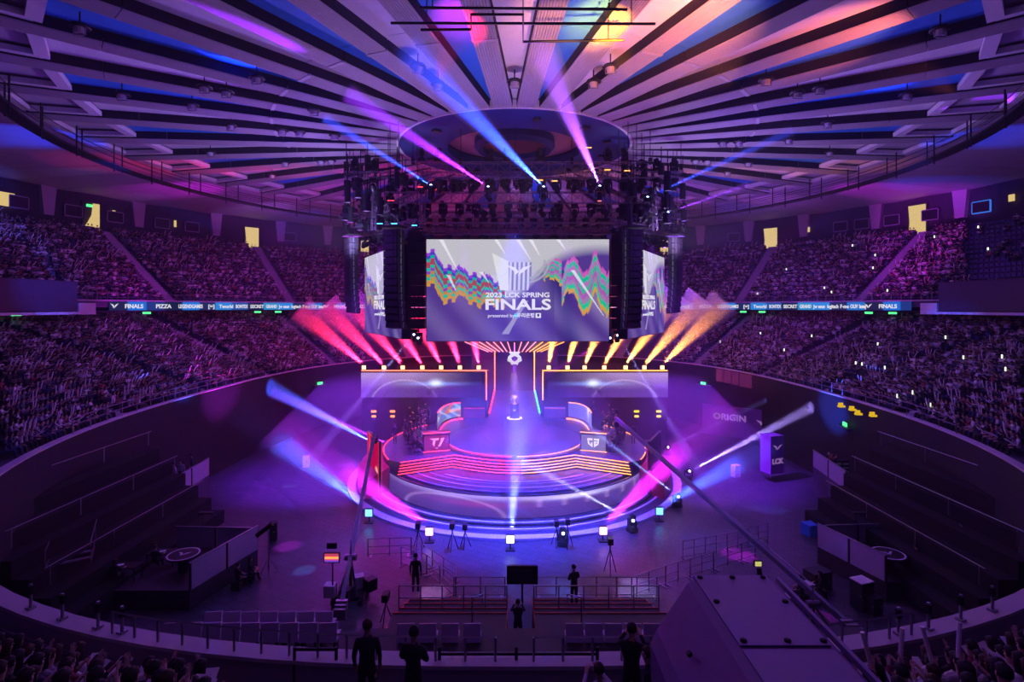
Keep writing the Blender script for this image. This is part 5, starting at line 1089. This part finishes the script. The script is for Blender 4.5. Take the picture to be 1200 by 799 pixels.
# ------------------------------------------------------------------ floor stands and cameras around the stage
for i, (px, py, h, nm) in enumerate([(490, 643, 1.5, 'left of the middle strobe'), (530, 645, 1.6, 'left beside the middle strobe'), (545, 642, 1.4, 'nearest left of the middle strobe'), (652, 640, 1.5, 'right of the middle strobe'), (665, 642, 1.7, 'farther right of the middle strobe'), (715, 672, 1.9, 'on the right floor before the barriers'), (452, 733, 1.4, 'beside the left camera platform')]):
    p = PG(px, py); t = thing('tripod', 'small black camera tripod %s' % nm, 'tripod', p)
    for a in range(3): MB().tube(p+pol(.4, a*2.09+.4, .02), p+Vector((0, 0, h*.75)), .025, 5).build('leg', black, t)
    MB().box(p+Vector((0, 0, h)), (.3, .5, .35)).build('camera_body', black, t); MB().tube(p+Vector((0, .2, h)), p+Vector((0, .5, h)), .08, 8).build('lens', black, t); MB().tube(p+Vector((0, 0, h*.7)), p+Vector((0, 0, h-.1)), .04).build('head', black, t)
# ------------------------------------------------------------------ camera cranes
def crane(label, base, arm_z, tip, tail, lab2):
    t = thing('camera_crane', label, 'camera crane', base); piv = base+Vector((0, 0, arm_z))
    MB().box(base+Vector((0, 0, .35)), (1.5, 1.3, .2)).build('dolly', black, t)
    for i, (x, y) in enumerate(((-.7, -.6), (.7, -.6), (-.7, .6), (.7, .6))): MB().tube(base+Vector((x-.1, y, .2)), base+Vector((x+.1, y, .2)), .2, 10).build('wheel', black, t)
    for x, y in ((-.5, -.5), (.5, -.5), (0, .6)): MB().tube(base+Vector((x, y, .4)), piv, .05, 6).build('mast_leg', steel, t)
    MB().tube(base+Vector((0, 0, .4)), piv, .09, 8).build('mast', black, t); MB().tube(piv+Vector((-.3, 0, 0)), piv+Vector((.3, 0, 0)), .16, 10).build('pivot', steel, t)
    MB().bar(tail, tip, .2, .26).build('boom', mat('boom_paint', (.22, .2, .28), .4, .5), t)
    up = Vector((0, 0, .9)); MB().tube(piv, piv+up, .04).tube(piv+up, tip, .015, 4).tube(piv+up, tail, .015, 4).build('stay_cables', steel, t)
    MB().box(tip+Vector((0, 0, -.45)), (.35, .5, .4)).box(tip+Vector((0, 0, -.15)), (.1, .1, .3)).build('remote_camera', black, t); MB().tube(tip+Vector((0, .2, -.45)), tip+Vector((0, .55, -.45)), .09, 8).build('lens', black, t)
    for i in range(3): MB().box(tail+Vector((.0, -.02*i, -.1-.0*i))+(tail-tip).normalized()*(.1+.22*i), (.55, .18, .5)).build('counterweight', steel, t)
    return t
b = PG(411, 702); piv = b+Vector((0, 0, 2.2)); tip = P(439, 508, 38); tail = piv-(tip-piv).normalized()*2.6
cr = crane('white-lit camera crane on a dolly at lower left, boom rising towards the stage', b, 2.2, tip, tail, '')
for i, (dx, dy, c) in enumerate(((-.9, -.5, 'white'), (.3, .4, 'white'), (1.0, .1, 'black'), (.1, -.9, 'black'))):
    MB().box(b+Vector((dx, dy, .75)), (.55, .5, .6), .4*i).build('side_case', mat('case_white', (.6, .6, .66), .4) if c == 'white' else black, cr)
MB().box(b+Vector((.2, -1.15, .8)), (.18, .03, .3)).build('red_label', mat('label_red', (.8, .1, .12), .5), cr)
p = P(389, 653, 27.5); t = thing('crane_monitor', 'small monitor glowing red and white beside the left camera crane', 'monitor', (p.x, p.y, 0))
MB().box(p, (.8, .1, .52)).box(p+Vector((0, 0, .6)), (.5, .1, .28)).build('housing', black, t); ledgrid('display', t, lambda u, v: (p.x-.36+.72*u, p.y-.06+0*u, p.z+.22-.44*v), lambda u, v: (.5+.5*(np.abs(v-.5) < .2)-.4*(v > .8), .05+.5*(np.abs(v-.5) < .12), .12+.4*(v > .7)), 16, 10, ledm); MB().tube((p.x, p.y+.1, 0), (p.x, p.y+.1, p.z), .04).build('stand', black, t)
b = PG(1010, 742, .0); tip = P(722, 490, 42); tail = P(990, 728, 24.5); b = Vector((tail.x-.9, tail.y+1, 0)); piv_z = tail.z+.25
cr = crane('black camera crane with a very long boom crossing the right floor to the stage', b, piv_z, tip, tail, '')
p = P(888, 660, 24); t = thing('boom_monitor', 'small yellow-lit monitor on a black arm above the purple case', 'monitor', p)
MB().box(p, (.36, .1, .28)).build('housing', black, t); MB().box(p+Vector((0, -.06, 0)), (.28, .02, .2)).build('display', emit('display_yellow', (.8, .75, .25), .7), t); MB().tube(p+Vector((.05, 0, -.2)), p+Vector((.2, 0, -1.4)), .1, 6, .16).build('arm', black, t)
# ------------------------------------------------------------------ caster desks with screens of pale panels
panm = mat('booth_panel', (.4, .35, .5), .5, noise=.1)
def wallrun(label, pts, z0, z1, seg):
    a, b = Vector(pts[0]), Vector(pts[1]); t = thing('booth_wall', label, 'partition', ((a+b)/2).to_3d()+Vector((0, 0, z0))); n = max(1, round((b-a).length/seg))
    for i in range(n):
        p, q = a.lerp(b, (i+.02)/n), a.lerp(b, (i+.98)/n); MB().bar((p.x, p.y, (z0+z1)/2), (q.x, q.y, (z0+z1)/2), .06, z1-z0).build('panel', panm, t)
        MB().box((p.x, p.y, (z0+z1)/2), (.09, .09, z1-z0+.08)).build('post', black, t)
    MB().bar((a.x, a.y, z1+.03), (b.x, b.y, z1+.03), .1, .05).build('top_rail', steel, t); return t
def XY(px, py, z): q = PG(px, py, z); return (q.x, q.y)
for s in (-1, 1):
    nm = 'left' if s < 0 else 'right'; mx = (lambda px: px) if s < 0 else None
    if s < 0: A, B, C = XY(222, 692, 1), XY(302, 643, 1), XY(206, 641, 1); D, E_ = XY(200, 585, 2.2), XY(245, 556, 2.2)
    else: A, B, C = XY(1039, 682, 1), XY(958, 640, 1), XY(1050, 637, 1); D, E_ = XY(992, 574, 2.2), XY(953, 546, 2.2)
    pl_ = thing('desk_podium', 'black podium under the nearer %s commentary desk' % nm, 'podium', (A[0], A[1], 0))
    MB().prism([A, B, C, (C[0]+s*1.5, A[1])][::1] if s > 0 else [A, (C[0]-1.5, A[1]), C, B], 0, 1.0).build('body', woodb, pl_)
    wallrun('long pale panel wall along the inner edge of the nearer %s desk' % nm, (A, B), 1.0, 2.35, 2.4); wallrun('pale panel wall closing the far side of the nearer %s desk' % nm, (B, C), 1.0, 2.2, 2.4)
    wallrun('short bright-topped panel wall at the farther %s desk' % nm, (D, E_), 2.2, 3.5, 2.4)
    pl_ = thing('desk_podium', 'dark podium under the farther %s desk' % nm, 'podium', (D[0], D[1], 0)); xo = s*25.6 if s < 0 else 25.6
    MB().prism([D, E_, (xo, E_[1]), (xo, D[1])] if s > 0 else [E_, D, (xo, D[1]), (xo, E_[1])], 0, 2.2).build('body', mat('podium_violet', (.07, .05, .1), .7), pl_)
    # round table with the ringed emblem
    c = Vector((*XY(215, 648, 2.0), 0)) if s < 0 else Vector((*XY(1041, 647, 2.0), 0)); t = thing('round_table', 'black round table with white ring and winged emblem at the nearer %s desk' % nm, 'table', c+Vector((0, 0, 1)))
    MB().lathe([(.01, .95), (.85, .95), (.85, .88), (.3, .85), (.25, .02), (.4, 0)], 28, c+Vector((0, 0, 1))).build('table_body', deckb, t); MB().lathe([(.72, .96), (.8, .96)], 36, c+Vector((0, 0, 1))).build('white_ring', mat('print_white', (.8, .78, .85), .5), t)
    for q in vlogo(.45): MB().add([(c.x+x*.8, c.y+z*.9, 1.965) for x, z in q], [tuple(range(len(q)))]).build('emblem', MATS['print_white'], t)
    # desk, two seated commentators, laptops
    for k in range(2):
        q = c+Vector((s*(1.6+1.0*k), .8-1.6*k, 1)); t = thing('desk', 'black desk with papers beside the %s round table, %s one' % (nm, 'farther' if k == 0 else 'nearer'), 'desk', q)
        MB().box(q+Vector((0, 0, .72)), (1.5, .7, .05)).build('top', deckb, t); 
        for x, y in ((-.7, -.3), (.7, -.3), (-.7, .3), (.7, .3)): MB().box(q+Vector((x, y, .36)), (.05, .05, .7)).build('leg', black, t)
        pp_ = MB().box(q+Vector((random.uniform(-.4, .4), 0, .755)), (.3, .21, .01), .4).build('paper', mat('white_card', (.8, .78, .84), .6)); tag(pp_, 'white paper on the %s desk beside the %s round table' % ('farther' if k == 0 else 'nearer', nm), 'paper')
        person('sit_desk', k, q+Vector((0, -.75, .0)), 0, 'commentator in black seated at the %s desk beside the %s round table' % ('farther' if k == 0 else 'nearer', nm), allblack=True)
    # crew sitting outside the panel wall, farther desk crew
    for k, (px, py) in enumerate([(278, 690), (292, 682)] if s < 0 else [(940, 705), (962, 700)]):
        p = PG(px, py, .0); person('sit_lap', k, p, 1.0*s+random.uniform(-.5, .5), 'crew member sitting on the floor side of the %s panel wall, %s one' % (nm, ['left', 'right'][k]), allblack=True); 
        MBq = MB().box(p+Vector((0, 0, .22)), (.45, .45, .44)).build('stool', black); tag(MBq, 'black stool under the %s crew member beside the %s panel wall' % (['left', 'right'][k], nm), 'stool')
    for k, (px, py) in enumerate([(150, 572), (190, 568), (225, 560)] if s < 0 else [(1008, 560), (1022, 558), (1035, 556)]):
        p = PG(px, py, 2.2); 
        if abs(p.x) > 25: p.x = 24.6*s
        person('stand', k % 2, p, random.uniform(1, 5), 'crew member standing on the farther %s podium, %s' % (nm, ['leftmost', 'middle', 'rightmost'][k]))
    # equipment rack with drawers of cables
    p = PG(*((185, 588) if s < 0 else (1018, 560)), 2.2); p.x = max(-25, min(25, p.x)); t = thing('equipment_rack', 'black equipment rack with pale cable rows on the farther %s podium' % nm, 'rack', p)
    MB().box(p+Vector((0, 0, .7)), (1.1, .5, 1.4)).build('frame', black, t)
    for k in range(8): MB().box(p+Vector((-.28 if k % 2 else .28, -.27, .25+.3*(k//2))), (.42, .05, .16)).build('cable_row', mat('cable_green', (.35, .5, .35), .5), t)
    # camera on tripod / stands by the far edge of desk
    p = PG(*((238, 632) if s < 0 else (1003, 632)), 1.0); t = thing('light_stand', 'tall stand with a small flat lamp behind the nearer %s desk' % nm, 'stand', p); MB().tube(p, p+Vector((0, 0, 1.6)), .03, 5).build('pole', black, t); MB().box(p+Vector((.2, 0, 1.65)), (.9, .3, .08)).build('lamp', black, t)
    for a in range(3): MB().tube(p+pol(.4, a*2.1, .02), p+Vector((0, 0, .7)), .02, 4).build('leg', black, t)
# road cases and loudspeakers on the right floor, dark seats below the bowl wall
for i, (px, py, sz, c, lb) in enumerate([(1010, 712, (.8, .7, 1.4), whitep, 'tall white-topped cabinet near the right rim'), (1024, 718, (.6, .5, .8), dark, 'small dark cabinet beside the white-topped one'), (958, 688, (1.2, .8, .9), dark, 'dark road case with a keypad left of the cabinets'), (945, 702, (.6, .5, .8), whitep, 'pale box before the road case'), (320, 632, (.5, .5, 1.1), dark, 'dark loudspeaker beside the left panel wall'),
     (282, 545, (.6, .6, 1.0), whitep, 'pale plastic bin on the far left floor'), (942, 560, (.6, .6, 1.0), whitep, 'pale bin on the far right floor'), (925, 705, (.7, .5, .3), whitep, 'white case lying on the right floor'), (1170, 672, (1, .8, .7), bluep, 'blue-white covered case by the far right rim')]):
    p = PG(px, py, 0)
    if abs(p.x) > 22: p = p*(20/abs(p.x)); p.z = 0
    t = thing('road_case', lb, 'case', p); MB().box(p+Vector((0, 0, sz[2]/2)), sz, .3).build('body', dark if i in (0, 2) else c, t); MB().box(p+Vector((0, 0, sz[2]+.02)), (sz[0]*1.03, sz[1]*1.03, .05), .3).build('lid', c, t)
    for x in (-1, 1): MB().box(p+Vector((x*sz[0]*.35, -sz[1]*.5-.02, sz[2]*.55)), (.12, .04, .1), .3).build('latch', steel, t)
# microphone stand with tall pole at left, black
p = PG(315, 668); t = thing('microphone_stand', 'thin stand with a black tube lamp right of the left panel wall', 'stand', p)
MB().tube(p, p+Vector((0, 0, 2.4)), .03, 5).build('pole', steel, t); MB().tube(p+Vector((-.7, 0, 2.0)), p+Vector((.2, 0, 2.7)), .13, 8).build('tube_lamp', black, t)
for a in range(3): MB().tube(p+pol(.5, a*2.1, .02), p+Vector((0, 0, .8)), .025, 5).build('leg', steel, t)
# access stairs at both sides
def stairs(a, b, wd, n, lb):
    a, b = Vector(a), Vector(b); t = thing('access_stair', lb, 'stairs', a); d = (b-a); h = Vector((d.x, d.y, 0)).normalized(); sd = Vector((-h.y, h.x, 0))*wd/2
    for i in range(n):
        p = a.lerp(b, (i+.5)/n); MB().bar(p-sd, p+sd, .28, .05).build('tread', steel, t)
    for sg in (-1, 1):
        MB().bar(a+sd*sg, b+sd*sg, .06, .2).build('stringer', alu, t); MB().tube(a+sd*sg+Vector((0, 0, .9)), b+sd*sg+Vector((0, 0, .9)), .025, 5).build('handrail', steel, t)
        for k in range(4): p = a.lerp(b, k/3)+sd*sg; MB().tube(p, p+Vector((0, 0, .9)), .02, 5).build('baluster', steel, t)
stairs(P(80, 662, 26), P(100, 602, 33.0), 1.7, 9, 'steel access stair rising beside the dark left corner of the floor')
stairs(P(1150, 640, 28), P(1100, 600, 35), 1.6, 9, 'steel access stair in the dark right corner of the floor')
for s in (-1, 1):
    nm = 'left' if s < 0 else 'right'; t = thing('folded_bleacher', 'dark folded bleacher rows with thin rails in the %s corner of the floor' % nm, 'bleacher', (s*21, -24, 0))
    for k in range(6): MB().box((s*(25.2-.9*k), -19, 5.4-.85*k-.4), (.9, 13, .85)).build('row_deck', mat('black_drape', (.007, .006, .009), .95), t)
    for k in range(3): MB().path([(s*(25.2-1.8*k), -25.3, 6.7-1.7*k), (s*(25.2-1.8*k), -12.7, 6.7-1.7*k)], .025, 5).build('row_rail', steel, t)
    for k in range(3):
        for y in (-25, -21, -17, -13): MB().tube((s*(25.2-1.8*k), y, 5.8-1.7*k), (s*(25.2-1.8*k), y, 6.7-1.7*k), .025, 5).build('rail_post', steel, t)
# ------------------------------------------------------------------ banners at the right of the floor
def board(name, label, c, wd, ht, rz, body, txts, cat='banner', depth=.3):
    t = thing(name, label, cat, c, local=True); t.rotation_euler = (0, 0, rz); MB().box((0, depth/2, ht/2), (wd, depth, ht)).build('panel', body, t)
    for (kind, sz, x, z) in txts:
        if kind == 'V':
            for q in vlogo(sz): MB().add([(x+a_*1, -.03, z+b_*.8) for a_, b_ in q], [tuple(range(len(q)))]).build('emblem', emit('banner_print', (.4, .2, .6), .55), t)  # print given a glow of its own, the banner is no lamp
        else:
            me = textmesh(kind, sz, .03, 1.1, .01); me.materials.append(emit('banner_print', (.4, .2, .6), .55)); o = link('lettering', me, t, (x, -.03, z)); o.rotation_euler = (PI/2, 0, 0)
    return t
vio = mat('banner_violet', (.2, .08, .3), .6)
p = P(911, 547, 47); board('banner_tower', 'violet box banner tower with winged emblem and letters LCK right of the stage', (p.x, p.y, max(0, p.z-.6)), 1.5, 3.3, .35, vio, [('V', .55, 0, 2.3), ('LCK', .6, 0, .9)], depth=1.2)
p = P(868, 498, 60); board('wall_banner', 'long violet banner with pale letters ORIGIN and winged emblem behind the bright beam', (p.x, p.y, p.z-1.5), 8.5, 3.4, -.65, vio, [('ORIGIN', .95, -1.2, 1.9), ('V', .7, 2.3, 2.0)])
for i, px in enumerate((844, 853, 862, 874)):
    x, y, a = rimpt(px, True, -.3); board('small_poster', 'small reddish poster on the far right rim, %s of four' % ['leftmost', 'second', 'third', 'rightmost'][i], (x, y, 6.2), 1.0 if i < 3 else 1.8, 1.5, a+PI/2+PI*0, mat('poster_red', (.3, .1, .2), .6), [('V', .3, 0, .8)], 'poster', .08)
for i, (px, py) in enumerate([(375, 449), (824, 449), (990, 497)]):
    x, y, a = rimpt(px, True, -.5); t = thing('exit_lamp', 'small green exit lamp on the dark bowl wall, %s' % ['left of the stage', 'right of the stage', 'far right under the yellow chairs'][i], 'exit sign', (x, y, CZ-(py-360)*(y+50)/FP)); q = t.location
    MB().box(q, (.7, .12, .3), a+PI/2).build('housing', exitg, t); MB().box(q+Vector((0, 0, -.25)), (2.0, .4, .12), a+PI/2).build('bracket', dark, t)
for i, (px, py) in enumerate([(986, 476), (999, 480), (1006, 485), (1023, 487)]):
    Z = 42-.7*i; p = P(px, py, Z); o = MB().box(p, (.45, .3, .14)).box(p+Vector((0, .1, .15)), (.35, .1, .22)).build('yellow_box', emit('yellow_lit', (.9, .55, .02), .8)); tag(o, 'small bright yellow box on the right rim, %s' % ['leftmost', 'second from left', 'third from left', 'rightmost'][i], 'box')
# ------------------------------------------------------------------ people on the platforms and by the near rim
FLR = 7.22
for (px, py, Z, z, pose, rz, lb) in [
    (487, 0, 25.3, 1.86, 'stand', 0, 'dark figure standing at the back edge of the left camera platform'), (673, 0, 24.2, 1.86, 'stand_fold', .4, 'dark figure standing at the back edge of the right camera platform'),
    (607, 0, 21.8, 1.6, 'stand_camera', 0, 'dark figure standing in the central gangway behind the monitor'), (430, 0, 10.6, FLR+.05, 'stand', .1, 'man in a black jacket standing at the near rim, seen from behind'),
    (484, 0, 10.3, FLR+.1, 'stand_fold', -.2, 'person in a black shirt with folded arms right of the black jacket man'), (703, 0, 9.9, FLR-.35, 'stand_camera', .2, 'person in a white shirt bending by the near rim right of centre'),
    (740, 0, 10.4, FLR+.1, 'stand_camera', -.3, 'man in dark shirt holding a camera left of the purple case'), (762, 0, 10.0, FLR-.1, 'stand', 1.2, 'person half hidden directly left of the purple case')]:
    x = (px-603)*Z/FP; b = person(pose, 0, (x, Z-50, z), rz, lb, allblack='white' not in lb)
    if 'white' in lb:
        me = b.data.copy(); me.materials[0] = mat('white_shirt', (.6, .56, .62), .8); b.data = me
# stage-side spectators' camera rig and black rails at the bottom
t = thing('front_railing', 'black tubular railing frame in front of the near spectators at bottom centre', 'railing', (0, -39.2, 6.9))
for px in (345, 394, 515, 605, 700): x = (px-603)*11.4/FP; MB().tube((x, -38.6, 6.9), (x, -38.6, 8.1), .035, 6).build('post', black, t)
MB().tube(((345-603)*11.4/FP, -38.6, 8.05), ((394-603)*11.4/FP, -38.6, 8.05), .035, 6).build('rail', black, t); MB().tube(((515-603)*11.4/FP, -38.6, 7.95), ((700-603)*11.4/FP, -38.6, 7.95), .03, 6).build('rail', black, t)
# ------------------------------------------------------------------ the big purple case close to the camera
t = thing('equipment_case', 'large chamfered purple equipment case with screwed plate, close at bottom right', 'case', (1.1, -47.6, 12.6))
cm2 = mat('case_purple', (.3, .16, .36), .45, noise=.12, scale=9); cmr = mat('case_plate', (.34, .25, .45), .5, noise=.08, scale=12)
prof = [(.82, -2.7), (.80, -1.98), (.84, -1.9), (1.02, -1.63), (1.06, -1.6), (1.49, -1.6), (1.53, -1.62), (1.56, -1.7), (1.56, -2.7)]
n = len(prof); Za, Zb = 1.2, 3.25; m = MB(); v = []
for Z, ins in ((Za, 0), (Zb-.08, 0), (Zb, .05)): v += [(x+(ins if x < 1.2 else -ins), Z-50, CZ+h-(ins if h > -2.5 else 0)) for x, h in prof]
f = [(j*n+i, j*n+(i+1) % n, (j+1)*n+(i+1) % n, (j+1)*n+i) for j in range(2) for i in range(n)]+[tuple(range(n)), tuple(range(3*n-1, 2*n-1, -1))]
m.add(v, f).build('shell', cm2, t)
MB().box((1.275, 3.19-50-.33, CZ-1.595), (.43, .66, .012)).build('top_plate', cmr, t); MB().box((1.275, 2.15-50, CZ-1.596), (.43, .7, .01)).build('rear_plate', cmr, t)
sc = None
for x, Z in ((1.09, 3.16), (1.28, 3.16), (1.46, 3.16), (1.09, 2.9), (1.46, 2.9), (1.09, 2.56), (1.3, 2.56), (1.47, 2.56)): MB().lathe([(.016, 0), (.016, .008), (.008, .012), (.001, .012)], 10, (x, Z-50, CZ-1.589)).build('screw', black, t)
MB().tube((.9, 2.75-50, CZ-1.78), (.9-.012, 2.75-50, CZ-1.765), .015, 8).build('side_bolt', black, t)
MB().bar((1.565, Za-50, CZ-1.62), (1.565, Zb-.05-50, CZ-1.62), .02, .03).build('edge_strip', mat('edge_lilac', (.3, .25, .42), .4), t)
MB().box((1.19, 2.2-50, CZ-2.72), (.7, 2.0, .06)).build('base_plate', black, t)
for x in (.95, 1.45): MB().tube((x, 2.9-50, 10.8), (x, 2.9-50, CZ-2.7), .04, 8).build('support_leg', black, t)

for m in bpy.data.materials:      # glowing faces light their surroundings by indirect hits; lamps are sampled directly
    if m.name not in ('haze_air',): m.cycles.emission_sampling = 'NONE'
